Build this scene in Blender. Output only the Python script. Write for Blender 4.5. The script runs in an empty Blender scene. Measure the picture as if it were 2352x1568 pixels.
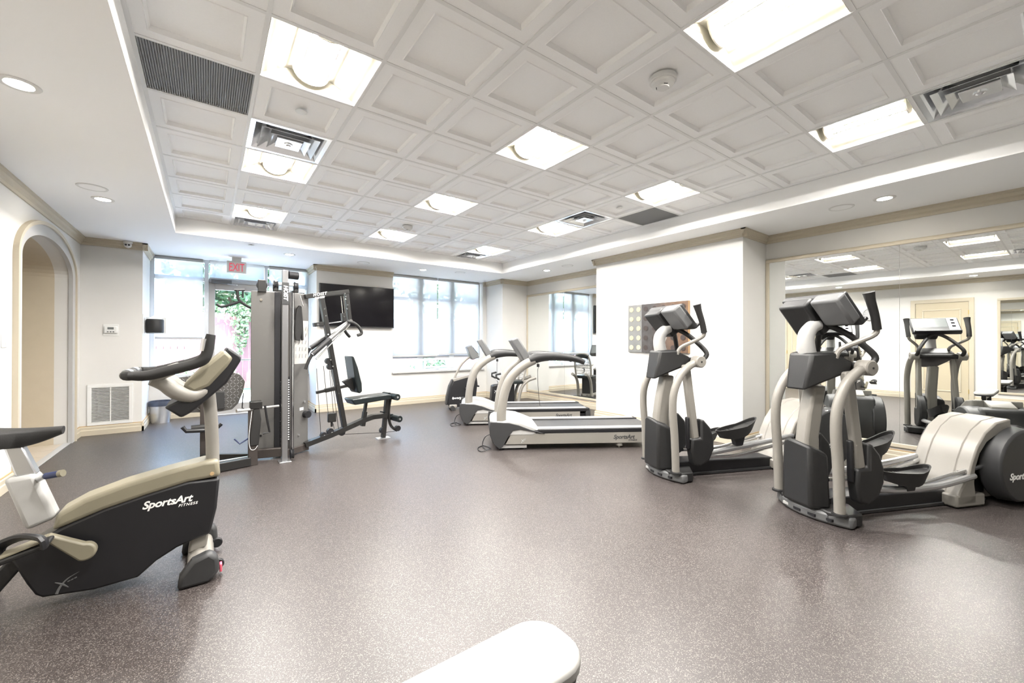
import bpy, bmesh, math, random
from mathutils import Vector, Matrix

# ------------------------------------------------------------------ camera, world, exposure
SC = bpy.context.scene
COL = SC.collection
CH = 1.35                                   # camera height
FPX = 945.4887                              # focal length in photo pixels (2352 wide)
YAW, PIT, ROL = 0.637150719, 0.00368890529, 0.00207048873
CP = Vector((0.358, -2.487, CH))
_f = Vector((math.sin(YAW)*math.cos(PIT), math.cos(YAW)*math.cos(PIT), math.sin(PIT)))
_r0 = Vector((math.cos(YAW), -math.sin(YAW), 0.0))
_u0 = _r0.cross(_f)
CR = _r0*math.cos(ROL) + _u0*math.sin(ROL)
CU = _u0*math.cos(ROL) - _r0*math.sin(ROL)
CF = _f
cd = bpy.data.cameras.new('camera'); cam = bpy.data.objects.new('camera', cd); COL.objects.link(cam)
cd.sensor_width = 36.0; cd.lens = FPX/2352*36.0; cd.clip_start = 0.02; cd.clip_end = 200
cam.matrix_world = Matrix(((CR.x, CU.x, -CF.x, CP.x), (CR.y, CU.y, -CF.y, CP.y), (CR.z, CU.z, -CF.z, CP.z), (0, 0, 0, 1)))
SC.camera = cam

wd = bpy.data.worlds.new('world'); SC.world = wd; wd.use_nodes = True
wn = wd.node_tree.nodes; wl = wd.node_tree.links; wn.clear()
wo = wn.new('ShaderNodeOutputWorld'); wb = wn.new('ShaderNodeBackground'); ws = wn.new('ShaderNodeTexSky')
ws.sky_type = 'NISHITA'; ws.sun_disc = False; ws.sun_elevation = math.radians(68); ws.sun_rotation = math.radians(200)
ws.air_density = 1.2; ws.dust_density = 1.5; ws.ozone_density = 1.5
wl.new(ws.outputs[0], wb.inputs[0]); wl.new(wb.outputs[0], wo.inputs[0]); wb.inputs[1].default_value = 0.46
sd = bpy.data.lights.new('sun_offscreen', 'SUN'); sun = bpy.data.objects.new('sun_offscreen', sd); COL.objects.link(sun)
sd.energy = 4.0; sd.angle = math.radians(1.0); sd.color = (1.0, 0.95, 0.87)
sun.rotation_euler = (math.radians(22), 0, math.radians(-20))
sun.location = (0, -3, 8)
TUBE_POWER, DOWN_POWER = 76.0, 22.0
vs = SC.view_settings
vs.view_transform = 'Standard'; vs.look = 'None'; vs.gamma = 1.0; vs.use_curve_mapping = False
vs.exposure = 3.3

# ------------------------------------------------------------------ pixel -> place helpers (2352 x 1568 frame)
def ray(x, y): return CF + CR*((x-1176)/FPX) + CU*((784-y)/FPX)
def on_z(x, y, z=0.0): d = ray(x, y); return CP + d*((z-CH)/d.z)
def on_x(x, y, X): d = ray(x, y); return CP + d*((X-CP.x)/d.x)
def on_y(x, y, Y): d = ray(x, y); return CP + d*((Y-CP.y)/d.y)
class Frame:
    """a machine's own axes: u along its length, w to its left, z up"""
    def __init__(s, o, deg):
        s.deg = deg; s.a = math.radians(deg); s.o = Vector((o[0], o[1], 0))
        s.d = Vector((math.cos(s.a), math.sin(s.a), 0)); s.n = Vector((-math.sin(s.a), math.cos(s.a), 0))
    def t(s, x, y, w=0.0):
        d = ray(x, y); k = (s.o + s.n*w - CP).dot(s.n)/d.dot(s.n); P = CP + d*k
        return ((P-s.o).dot(s.d), P.z)
    def l(s, P): return Vector(((P-s.o).dot(s.d), (P-s.o).dot(s.n), P.z))

# ------------------------------------------------------------------ materials
MATS = {}
def mat(name, col, rough=0.5, metal=0.0, spec=0.5, noise=0.0, nscale=30.0, bump=0.0, bscale=60.0, coat=0.0, emit=None, estr=0.0, alpha=1.0):
    if name in MATS: return MATS[name]
    m = bpy.data.materials.new(name); m.use_nodes = True; N = m.node_tree.nodes; L = m.node_tree.links
    b = N['Principled BSDF']
    b.inputs['Base Color'].default_value = (*col, 1); b.inputs['Roughness'].default_value = rough
    b.inputs['Metallic'].default_value = metal; b.inputs['Specular IOR Level'].default_value = spec
    b.inputs['Coat Weight'].default_value = coat
    if noise > 0:
        tc = N.new('ShaderNodeTexCoord'); nz = N.new('ShaderNodeTexNoise'); nz.inputs['Scale'].default_value = nscale
        nz.inputs['Detail'].default_value = 4.0; mr = N.new('ShaderNodeMapRange')
        mr.inputs['To Min'].default_value = 1-noise; mr.inputs['To Max'].default_value = 1+noise
        mx = N.new('ShaderNodeMix'); mx.data_type = 'RGBA'; mx.blend_type = 'MULTIPLY'; mx.inputs[0].default_value = 1.0
        mx.inputs[6].default_value = (*col, 1)
        L.new(tc.outputs['Object'], nz.inputs['Vector']); L.new(nz.outputs['Fac'], mr.inputs['Value'])
        L.new(mr.outputs['Result'], mx.inputs[7]); L.new(mx.outputs[2], b.inputs['Base Color'])
    if bump > 0:
        tc = N.new('ShaderNodeTexCoord'); nz = N.new('ShaderNodeTexNoise'); nz.inputs['Scale'].default_value = bscale
        bp = N.new('ShaderNodeBump'); bp.inputs['Strength'].default_value = bump; bp.inputs['Distance'].default_value = 0.005
        L.new(tc.outputs['Object'], nz.inputs['Vector']); L.new(nz.outputs['Fac'], bp.inputs['Height']); L.new(bp.outputs['Normal'], b.inputs['Normal'])
    if emit:
        b.inputs['Emission Color'].default_value = (*emit, 1); b.inputs['Emission Strength'].default_value = estr
    MATS[name] = m; return m

def rubber_floor():
    m = bpy.data.materials.new('speckled_rubber'); m.use_nodes = True; N = m.node_tree.nodes; L = m.node_tree.links; b = N['Principled BSDF']
    tc = N.new('ShaderNodeTexCoord')
    def flecks(scale, thr, seedcut):
        v = N.new('ShaderNodeTexVoronoi'); v.inputs['Scale'].default_value = scale; v.inputs['Randomness'].default_value = 1.0
        L.new(tc.outputs['Object'], v.inputs['Vector'])
        a = N.new('ShaderNodeMath'); a.operation = 'LESS_THAN'; a.inputs[1].default_value = thr; L.new(v.outputs['Distance'], a.inputs[0])
        s = N.new('ShaderNodeSeparateColor'); L.new(v.outputs['Color'], s.inputs[0])
        c = N.new('ShaderNodeMath'); c.operation = 'GREATER_THAN'; c.inputs[1].default_value = seedcut; L.new(s.outputs[0], c.inputs[0])
        k = N.new('ShaderNodeMath'); k.operation = 'MULTIPLY'; L.new(a.outputs[0], k.inputs[0]); L.new(c.outputs[0], k.inputs[1])
        return k, s
    k1, s1 = flecks(185, 0.42, 0.62); k2, s2 = flecks(380, 0.45, 0.55)
    nz = N.new('ShaderNodeTexNoise'); nz.inputs['Scale'].default_value = 1.3; nz.inputs['Detail'].default_value = 5; L.new(tc.outputs['Object'], nz.inputs['Vector'])
    base = N.new('ShaderNodeMix'); base.data_type = 'RGBA'; base.inputs[6].default_value = (0.030, 0.024, 0.0232, 1); base.inputs[7].default_value = (0.040, 0.0325, 0.031, 1)
    L.new(nz.outputs['Fac'], base.inputs[0])
    m1 = N.new('ShaderNodeMix'); m1.data_type = 'RGBA'; m1.inputs[7].default_value = (0.165, 0.148, 0.136, 1); L.new(base.outputs[2], m1.inputs[6]); L.new(k1.outputs[0], m1.inputs[0])
    m2 = N.new('ShaderNodeMix'); m2.data_type = 'RGBA'; m2.inputs[7].default_value = (0.105, 0.092, 0.087, 1); L.new(m1.outputs[2], m2.inputs[6]); L.new(k2.outputs[0], m2.inputs[0])
    L.new(m2.outputs[2], b.inputs['Base Color']); b.inputs['Roughness'].default_value = 0.385; b.inputs['Specular IOR Level'].default_value = 0.62
    n2 = N.new('ShaderNodeTexNoise'); n2.inputs['Scale'].default_value = 120; L.new(tc.outputs['Object'], n2.inputs['Vector'])
    bp = N.new('ShaderNodeBump'); bp.inputs['Strength'].default_value = 0.25; bp.inputs['Distance'].default_value = 0.002
    L.new(n2.outputs['Fac'], bp.inputs['Height']); L.new(bp.outputs['Normal'], b.inputs['Normal'])
    MATS['floor'] = m; return m

def glass_mat(name, tint, gloss=0.08):
    m = bpy.data.materials.new(name); m.use_nodes = True; N = m.node_tree.nodes; L = m.node_tree.links; N.clear()
    o = N.new('ShaderNodeOutputMaterial'); t = N.new('ShaderNodeBsdfTransparent'); g = N.new('ShaderNodeBsdfGlossy'); x = N.new('ShaderNodeMixShader')
    t.inputs[0].default_value = (*tint, 1); g.inputs['Roughness'].default_value = 0.0; x.inputs[0].default_value = gloss
    L.new(t.outputs[0], x.inputs[1]); L.new(g.outputs[0], x.inputs[2]); L.new(x.outputs[0], o.inputs[0]); MATS[name] = m; return m

def shade_mat(name, col, transp):
    m = bpy.data.materials.new(name); m.use_nodes = True; N = m.node_tree.nodes; L = m.node_tree.links; N.clear()
    o = N.new('ShaderNodeOutputMaterial'); t = N.new('ShaderNodeBsdfTransparent'); d = N.new('ShaderNodeBsdfDiffuse'); s = N.new('ShaderNodeBsdfTranslucent')
    a = N.new('ShaderNodeMixShader'); c = N.new('ShaderNodeMixShader')
    for q in (d, s): q.inputs[0].default_value = (*col, 1)
    a.inputs[0].default_value = 0.72; c.inputs[0].default_value = transp
    L.new(d.outputs[0], a.inputs[1]); L.new(s.outputs[0], a.inputs[2]); L.new(a.outputs[0], c.inputs[1]); L.new(t.outputs[0], c.inputs[2]); L.new(c.outputs[0], o.inputs[0])
    MATS[name] = m; return m

def leaf_mat(name, c1, c2):
    m = bpy.data.materials.new(name); m.use_nodes = True; N = m.node_tree.nodes; L = m.node_tree.links; b = N['Principled BSDF']
    tc = N.new('ShaderNodeTexCoord'); nz = N.new('ShaderNodeTexNoise'); nz.inputs['Scale'].default_value = 6
    mx = N.new('ShaderNodeMix'); mx.data_type = 'RGBA'; mx.inputs[6].default_value = (*c1, 1); mx.inputs[7].default_value = (*c2, 1)
    L.new(tc.outputs['Object'], nz.inputs['Vector']); L.new(nz.outputs['Fac'], mx.inputs[0]); L.new(mx.outputs[2], b.inputs['Base Color'])
    b.inputs['Roughness'].default_value = 0.6; MATS[name] = m; return m

def diamond_mat():
    m = mat('tread_plate', (0.16, 0.155, 0.15), 0.4, 0.7); N = m.node_tree.nodes; L = m.node_tree.links; b = N['Principled BSDF']
    tc = N.new('ShaderNodeTexCoord'); ck = N.new('ShaderNodeTexBrick'); ck.inputs['Scale'].default_value = 26
    ck.inputs['Color1'].default_value = (0, 0, 0, 1); ck.inputs['Color2'].default_value = (0, 0, 0, 1); ck.inputs['Mortar'].default_value = (1, 1, 1, 1)
    bp = N.new('ShaderNodeBump'); bp.inputs['Distance'].default_value = 0.004
    L.new(tc.outputs['Object'], ck.inputs['Vector']); L.new(ck.outputs['Color'], bp.inputs['Height']); L.new(bp.outputs['Normal'], b.inputs['Normal'])
    return m

rubber_floor()
mat('wall', (0.60, 0.592, 0.57), 0.75, noise=0.02, nscale=3, bump=0.04, bscale=180)
mat('wall_beige', (0.50, 0.435, 0.33), 0.8, noise=0.05, nscale=9)
mat('ceiling_white', (0.87, 0.87, 0.865), 0.85, bump=0.03, bscale=200)
mat('tile_white', (0.87, 0.87, 0.865), 0.9, noise=0.03, nscale=120, bump=0.06, bscale=300)
mat('grid_white', (0.74, 0.74, 0.73), 0.6)
mat('crown_cream', (0.48, 0.43, 0.335), 0.7)
mat('trim_cream', (0.48, 0.43, 0.335), 0.55)
mat('trim_line', (0.45, 0.31, 0.16), 0.6)
mat('door_cream', (0.44, 0.385, 0.28), 0.5)
mat('alu', (0.62, 0.64, 0.66), 0.4, 0.3)
mat('alu_grey', (0.42, 0.41, 0.40), 0.45, 0.3)
mat('white_plastic', (0.66, 0.66, 0.645), 0.4)
mat('mirror', (0.93, 0.95, 0.94), 0.0, 1.0)
mat('chrome', (0.75, 0.76, 0.78), 0.12, 1.0)
mat('steel', (0.62, 0.63, 0.65), 0.28, 0.9)
mat('diffuser_metal', (0.80, 0.82, 0.84), 0.16, 0.75)
mat('black', (0.009, 0.009, 0.011), 0.45)
mat('black_gloss', (0.010, 0.009, 0.012), 0.18)
mat('black_soft', (0.012, 0.0115, 0.0115), 0.6, bump=0.1, bscale=250)
mat('charcoal', (0.012, 0.012, 0.0125), 0.5, bump=0.08, bscale=220)
mat('dark_grey', (0.030, 0.0305, 0.032), 0.5)
mat('machine_light', (0.235, 0.222, 0.20), 0.38, noise=0.02, nscale=10)
mat('machine_cream', (0.22, 0.20, 0.145), 0.42)
mat('machine_white', (0.42, 0.418, 0.41), 0.35)
mat('console_grey', (0.11, 0.112, 0.114), 0.45)
mat('belt', (0.05, 0.05, 0.052), 0.5, bump=0.1, bscale=300)
mat('gym_panel', (0.15, 0.147, 0.142), 0.45, 0.35, bump=0.05, bscale=350)
mat('gym_frame', (0.020, 0.0195, 0.019), 0.38, 0.3)
mat('gym_brown', (0.055, 0.046, 0.042), 0.42, 0.2)
mat('vinyl', (0.008, 0.012, 0.013), 0.33)
mat('bench_vinyl', (0.34, 0.335, 0.32), 0.65, noise=0.02, nscale=8)
mat('screen', (0.006, 0.0055, 0.007), 0.12, spec=0.25)
mat('screen_grey', (0.14, 0.15, 0.15), 0.2)
mat('print_white', (0.85, 0.85, 0.84), 0.6)
mat('print_silver', (0.45, 0.45, 0.45), 0.5)
mat('print_dark', (0.05, 0.05, 0.05), 0.6)
mat('exit_red', (0.55, 0.06, 0.09), 0.5, emit=(0.9, 0.08, 0.13), estr=0.05)
mat('exit_body', (0.60, 0.59, 0.56), 0.5)
mat('mesh_grey', (0.27, 0.27, 0.27), 0.6, 0.2)
mat('troffer_pan', (0.55, 0.53, 0.47), 0.7)
mat('tube_body', (0.9, 0.9, 0.9), 0.5, emit=(1.0, 0.94, 0.82), estr=0.22)
mat('tube_glow', (1, 1, 1), 0.5, emit=(1.0, 0.965, 0.915), estr=TUBE_POWER)
mat('basket_metal', (0.75, 0.74, 0.71), 0.5)
mat('down_glow', (1, 1, 1), 0.5, emit=(1.0, 0.93, 0.82), estr=DOWN_POWER)
mat('art_silver', (0.23, 0.23, 0.225), 0.35, 0.5, noise=0.1, nscale=8)
mat('art_brown', (0.34, 0.22, 0.155), 0.4, 0.4, noise=0.35, nscale=9)
mat('art_grey', (0.24, 0.22, 0.22), 0.4, 0.4, noise=0.35, nscale=12)
mat('art_cream', (0.40, 0.345, 0.225), 0.5)
mat('art_dark', (0.03, 0.02, 0.018), 0.5)
mat('art_edge', (0.36, 0.22, 0.10), 0.5)
mat('fence', (0.15, 0.075, 0.075), 0.8, noise=0.2, nscale=5)
mat('patio', (0.70, 0.69, 0.66), 0.9, noise=0.06, nscale=2)
mat('lawn', (0.14, 0.24, 0.08), 0.95, noise=0.3, nscale=6)
mat('bark', (0.13, 0.09, 0.06), 0.9)
mat('bag', (0.05, 0.06, 0.09), 0.3, noise=0.5, nscale=20)
mat('cabinet_outside', (0.55, 0.57, 0.60), 0.7)
mat('tile_beige', (0.50, 0.43, 0.34), 0.35, noise=0.06, nscale=4)
mat('brass', (0.55, 0.42, 0.18), 0.35, 0.8)
mat('red_tag', (0.75, 0.12, 0.18), 0.5)
mat('navy', (0.02, 0.03, 0.09), 0.4)
mat('poster', (0.46, 0.455, 0.44), 0.6)
mat('post_grey', (0.22, 0.22, 0.225), 0.3, 0.6)
mat('stone_tan', (0.62, 0.52, 0.40), 0.5)
glass_mat('glass', (0.93, 0.97, 1.0), 0.06)
shade_mat('blind', (0.53, 0.53, 0.525), 0.26)
leaf_mat('leaf_dark', (0.03, 0.075, 0.035), (0.08, 0.15, 0.06)); leaf_mat('leaf_light', (0.08, 0.14, 0.06), (0.17, 0.22, 0.11))
diamond_mat()

# ------------------------------------------------------------------ mesh helpers
class MB:
    def __init__(s): s.v = []; s.f = []
    def add(s, v, f):
        b = len(s.v); s.v += [tuple(p) for p in v]; s.f += [tuple(i+b for i in q) for q in f]; return s
    def box(s, x0, y0, z0, x1, y1, z1):
        x0, x1 = sorted((x0, x1)); y0, y1 = sorted((y0, y1)); z0, z1 = sorted((z0, z1))
        return s.add([(x0,y0,z0),(x1,y0,z0),(x1,y1,z0),(x0,y1,z0),(x0,y0,z1),(x1,y0,z1),(x1,y1,z1),(x0,y1,z1)],
                     [(0,3,2,1),(4,5,6,7),(0,1,5,4),(1,2,6,5),(2,3,7,6),(3,0,4,7)])
    def prism(s, pts, a0, a1, axis='y', top=None):
        """polygon pts extruded a0->a1; axis y: pts=(x,z); axis x: pts=(y,z); axis z: pts=(x,y); top: other polygon at a1"""
        def P(p, a): return (p[0], a, p[1]) if axis == 'y' else (a, p[0], p[1]) if axis == 'x' else (p[0], p[1], a)
        n = len(pts); t = top or pts
        return s.add([P(p, a0) for p in pts] + [P(p, a1) for p in t], [tuple(range(n)), tuple(range(2*n-1, n-1, -1))] + [(i, i+n, (i+1) % n+n, (i+1) % n) for i in range(n)])
    def tube(s, path, r, n=10, smooth=0, flat=1.0):
        P = [Vector(p) for p in path]; R = list(r) if isinstance(r, (list, tuple)) else [r]*len(P)
        if smooth:
            Q = []; RR = []
            for i in range(len(P)-1):
                p0 = P[max(i-1, 0)]; p1 = P[i]; p2 = P[i+1]; p3 = P[min(i+2, len(P)-1)]
                for k in range(smooth):
                    t = k/smooth
                    Q.append(0.5*((2*p1)+(p2-p0)*t+(2*p0-5*p1+4*p2-p3)*t*t+(3*p1-p0-3*p2+p3)*t**3)); RR.append(R[i]*(1-t)+R[i+1]*t)
            Q.append(P[-1]); RR.append(R[-1]); P, R = Q, RR
        T = [(P[min(i+1, len(P)-1)]-P[max(i-1, 0)]).normalized() for i in range(len(P))]
        up = Vector((0, 0, 1)) if abs(T[0].z) < 0.9 else Vector((1, 0, 0))
        N = (up - T[0]*up.dot(T[0])).normalized(); rings = []
        for i, p in enumerate(P):
            N = (N - T[i]*N.dot(T[i])).normalized(); B = T[i].cross(N)
            rings.append([p + (N*math.cos(2*math.pi*k/n) + B*math.sin(2*math.pi*k/n)*flat)*R[i] for k in range(n)])
        v = [q for ring in rings for q in ring]; m = len(rings); f = []
        for i in range(m-1):
            for k in range(n): f.append((i*n+k, i*n+(k+1) % n, (i+1)*n+(k+1) % n, (i+1)*n+k))
        f.append(tuple(range(n-1, -1, -1))); f.append(tuple((m-1)*n+k for k in range(n)))
        return s.add(v, f)
    def bar(s, a, b, wx, wy, up=(0, 0, 1)):
        """rectangular bar from a to b; wx across, wy along 'up'"""
        a = Vector(a); b = Vector(b); t = (b-a).normalized(); u = Vector(up)
        if abs(t.dot(u)) > 0.95: u = Vector((1, 0, 0))
        x = t.cross(u).normalized(); y = x.cross(t).normalized()
        v = [p + x*(i*wx/2) + y*(j*wy/2) for p in (a, b) for i, j in ((-1,-1),(1,-1),(1,1),(-1,1))]
        return s.add(v, [(0,3,2,1),(4,5,6,7),(0,1,5,4),(1,2,6,5),(2,3,7,6),(3,0,4,7)])
    def lathe(s, prof, c=(0, 0, 0), axis='z', n=20):
        """prof: (r, h) pairs"""
        v = []; f = []
        for r, h in prof:
            for k in range(n):
                a = 2*math.pi*k/n; x, y = r*math.cos(a), r*math.sin(a)
                p = (x, y, h) if axis == 'z' else (h, x, y) if axis == 'x' else (x, h, y)
                v.append((p[0]+c[0], p[1]+c[1], p[2]+c[2]))
        m = len(prof)
        for i in range(m-1):
            for k in range(n): f.append((i*n+k, i*n+(k+1) % n, (i+1)*n+(k+1) % n, (i+1)*n+k))
        f.append(tuple(range(n-1, -1, -1))); f.append(tuple((m-1)*n+k for k in range(n)))
        return s.add(v, f)
    def rod(s, a, b, r, n=14): return s.tube([a, b], r, n)
    def rounded(s, x0, y0, x1, y1, z0, z1, r, k=5):
        pts = []
        for cx, cy, a0 in ((x1-r, y1-r, 0), (x0+r, y1-r, 90), (x0+r, y0+r, 180), (x1-r, y0+r, 270)):
            for i in range(k+1):
                a = math.radians(a0+90*i/k); pts.append((cx+r*math.cos(a), cy+r*math.sin(a)))
        return s.prism(pts, z0, z1, 'z')
    def mesh(s, name, ang=35):
        me = bpy.data.meshes.new(name); me.from_pydata(s.v, [], s.f); me.validate()
        bm = bmesh.new(); bm.from_mesh(me); bmesh.ops.recalc_face_normals(bm, faces=bm.faces); bm.to_mesh(me); bm.free()
        if ang: me.shade_smooth(); me.set_sharp_from_angle(angle=math.radians(ang))
        return me

def link(o, parent=None):
    COL.objects.link(o)
    if parent is not None: o.parent = parent
    return o
def obj(name, mb, m, parent=None, bevel=0.0, label=None, ang=35, kind=None, seg=2):
    me = mb if isinstance(mb, bpy.types.Mesh) else mb.mesh(name, ang)
    o = bpy.data.objects.new(name, me)
    if m is not None and not me.materials: me.materials.append(MATS[m] if isinstance(m, str) else m)
    link(o, parent)
    if bevel > 0:
        bv = o.modifiers.new('bevel', 'BEVEL'); bv.width = bevel; bv.segments = seg; bv.limit_method = 'ANGLE'; bv.angle_limit = math.radians(38); bv.harden_normals = False
    if label: o['label'] = label
    if kind: o['kind'] = kind
    return o
def tag(o, label, cat, group=None):
    o['label'] = label; o['category'] = cat
    if group: o['group'] = group
    return o
def thing(name, label, cat, loc=(0, 0, 0), rz=0.0, group=None):
    o = bpy.data.objects.new(name, None); COL.objects.link(o); o.empty_display_size = 0.1
    o.location = loc; o.rotation_euler = (0, 0, rz); return tag(o, label, cat, group)
def struct(name, mb, m, parent=None, bevel=0.0, ang=35):
    o = obj(name, mb, m, parent, bevel, ang=ang)
    if parent is None: o['kind'] = 'structure'
    return o
def dup(root, loc, rz, label=None, group=None):
    r = root.copy(); COL.objects.link(r); r.location = loc; r.rotation_euler = (0, 0, rz)
    if label: r['label'] = label
    if group: r['group'] = group
    for ch in list(root.children):
        c = ch.copy(); COL.objects.link(c); c.parent = r
        for g in list(ch.children):
            e = g.copy(); COL.objects.link(e); e.parent = c
    return r
def text_mesh(txt, size, shear=0.0, bold=0.0, extr=0.001, space=1.0, align='LEFT'):
    cu = bpy.data.curves.new('lettering', 'FONT'); cu.body = txt; cu.size = size; cu.shear = shear; cu.offset = bold; cu.extrude = extr; cu.space_character = space; cu.align_x = align
    cu.resolution_u = 3
    o = bpy.data.objects.new('lettering', cu); COL.objects.link(o)
    dg = bpy.context.evaluated_depsgraph_get(); me = bpy.data.meshes.new_from_object(o.evaluated_get(dg))
    bpy.data.objects.remove(o); return me
def lettering(name, txt, size, m, parent, loc, xdir, updir, shear=0.0, bold=0.0, space=1.0, align='LEFT', extr=0.001):
    """flat text; xdir = reading direction, updir = letter-up direction, in parent space"""
    me = text_mesh(txt, size, shear, bold, extr, space, align); me.name = name
    X = Vector(xdir).normalized(); Y = Vector(updir); Y = (Y - X*Y.dot(X)).normalized(); Z = X.cross(Y)
    me.transform(Matrix(((X.x, Y.x, Z.x, loc[0]), (X.y, Y.y, Z.y, loc[1]), (X.z, Y.z, Z.z, loc[2]), (0, 0, 0, 1))))
    me.materials.clear(); me.materials.append(MATS[m]); o = bpy.data.objects.new(name, me); return link(o, parent)
def arc(cx, cy, rx, ry, a0, a1, n):
    return [(cx+rx*math.cos(math.radians(a0+(a1-a0)*i/n)), cy+ry*math.sin(math.radians(a0+(a1-a0)*i/n))) for i in range(n+1)]
# ------------------------------------------------------------------ the room
S, G, T = 2.854, 3.071, 0.61
XL, XR = -1.11, 6.70
YB = -5.0
struct('floor', MB().box(XL-0.15, YB-0.1, -0.12, XR+0.15, 7.05, 0.0), 'floor', ang=0)

# ceiling: plaster soffit round a recessed grid
c = MB()
c.box(-1.3, YB-0.15, S, 0.0, 7.12, S+0.55); c.box(5.49, YB-0.15, S, 6.9, 7.12, S+0.55)
c.box(0.0, 4.80, S, 5.49, 7.12, S+0.55); c.box(0.0, YB-0.15, S, 5.49, -4.27, S+0.55)
c.box(0.0, -4.27, S+0.45, 5.49, 4.80, S+0.55)
ceil = struct('ceiling', c, 'ceiling_white', ang=0)
LIGHTS = [(1, 0), (1, 3), (1, 6), (4, -3), (4, 0), (4, 3), (4, 6), (7, -3), (7, 0), (7, 3), (7, 6), (1, -3)]
DIFF = [(1, 2), (1, 7), (7, 2), (7, 7), (7, -4), (1, -4)]
MESHP = [(0, 1), (8, 1)]
def tile_mesh(h, name):
    m = MB(); b = 0.072; k = 0.016; d = 0.022; w = T-0.024; x0 = 0.012
    def q(i, z): return [(x0+i, x0+i, z), (x0+w-i, x0+i, z), (x0+w-i, x0+h-i, z), (x0+i, x0+h-i, z)]
    v = q(0, 0.02)+q(0, 0)+q(b, 0)+q(b+k*0.3, -0.004)+q(b+k, d)
    f = [tuple(range(16, 20))]
    for a in range(0, 16, 4):
        for i in range(4): f.append((a+i, a+(i+1) % 4, a+4+(i+1) % 4, a+4+i))
    m.add(v, f); me = m.mesh(name, 0); me.materials.append(MATS['tile_white']); return me
TM, TMS = tile_mesh(T-0.024, 'tile'), tile_mesh(4.80-7*T-0.024, 'tile_cut')
used = set(LIGHTS) | set(DIFF) | set(MESHP)
for r in range(-7, 8):
    for cc in range(9):
        if (cc, r) in used: continue
        o = bpy.data.objects.new('tile', TMS if r == 7 else TM); link(o, ceil); o.location = (cc*T, r*T, G)
for cc in range(10):
    x = min(max(cc*T, 0.012), 5.478); obj('grid_bar', MB().box(x-0.012, -4.27, G-0.004, x+0.012, 4.80, G+0.03), 'grid_white', ceil, ang=0)
for r in range(-7, 9):
    y = min(max(r*T, -4.258), 4.788); obj('grid_bar', MB().box(0, y-0.012, G-0.003, 5.49, y+0.012, G+0.03), 'grid_white', ceil, ang=0)

# walls
SPR = 2.20
w = MB(); XO = XL-0.15
w.box(XO, YB, 0, XL, 3.54, S); w.box(XO, 5.44, 0, XL, 6.07, S)
ar = arc(4.49, SPR, 0.95, 0.34, 180, 0, 24)
for (y0, z0), (y1, z1) in zip(ar, ar[1:]):
    w.add([(XL, y0, z0), (XL, y1, z1), (XL, y1, S), (XL, y0, S), (XO, y0, z0), (XO, y1, z1), (XO, y1, S), (XO, y0, S)],
          [(0, 1, 2, 3), (4, 7, 6, 5), (0, 4, 5, 1)])
struct('wall_left', w, 'wall', ang=0)
w = MB()                                    # with a real duct opening behind the louvres
w.box(XL, 5.92, 0, -0.985, 6.32, S).box(-0.585, 5.92, 0, -0.44, 6.32, S).box(-0.985, 5.92, 0, -0.585, 6.32, 0.185).box(-0.985, 5.92, 0.69, -0.585, 6.32, S).box(XL, 6.32, 0, -0.44, 7.05, S)
struct('wall_grille', w, 'wall', ang=0)
w = MB(); w.box(2.05, 6.15, 0, 3.56, 6.5, S); w.box(2.05, 6.5, 0, 2.2, 7.05, S); w.box(3.56, 6.15, 0, 5.85, 6.5, 0.69); w.box(5.85, 6.15, 0, 5.95, 6.5, S)
struct('wall_television', w, 'wall', ang=0)
struct('wall_recess', MB().box(-0.44, 6.93, 0, 0.31, 7.05, 0.72).box(1.29, 6.93, 0, 2.05, 7.05, 0.72), 'wall', ang=0)
struct('wall_column', MB().box(5.95, 5.45, 0, XR+0.15, 6.5, S), 'wall', ang=0)
struct('wall_mirror_far', MB().box(XR, 2.58, 0, XR+0.15, 5.45, S), 'wall', ang=0)
struct('wall_pillar', MB().box(6.0, 0.05, 0, XR+0.15, 2.58, S), 'wall', ang=0)
struct('wall_mirror_near', MB().box(XR, YB, 0, XR+0.15, 0.05, S), 'wall', ang=0)
struct('wall_rear', MB().box(XO, YB-0.15, 0, XR+0.15, YB, S), 'wall', ang=0)

# mouldings
def run(prof, p0, p1, n, e0=0.0, e1=0.0):
    """profile (out, z) swept from p0 to p1 on a wall with inward normal n"""
    d = (Vector(p1)-Vector(p0)).normalized(); a = Vector(p0)-d*e0; b = Vector(p1)+d*e1; m = MB(); k = len(prof)
    v = [(q.x+n[0]*o, q.y+n[1]*o, z) for q in (a, b) for o, z in prof]
    return m.add(v, [tuple(range(k)), tuple(range(2*k-1, k-1, -1))]+[(i, (i+1) % k, (i+1) % k+k, i+k) for i in range(k)])
CROWN = [(0, S), (0, S-0.105), (0.014, S-0.105), (0.018, S-0.075), (0.040, S-0.060), (0.044, S-0.030), (0.062, S-0.018), (0.062, S)]
BASE = [(0, 0.002), (0.024, 0.002), (0.024, 0.075), (0.017, 0.085), (0.017, 0.12), (0.008, 0.132), (0, 0.132)]
LINE = [(0, 0.132), (0.010, 0.132), (0.010, 0.142), (0, 0.142)]
e = 0.062
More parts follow.
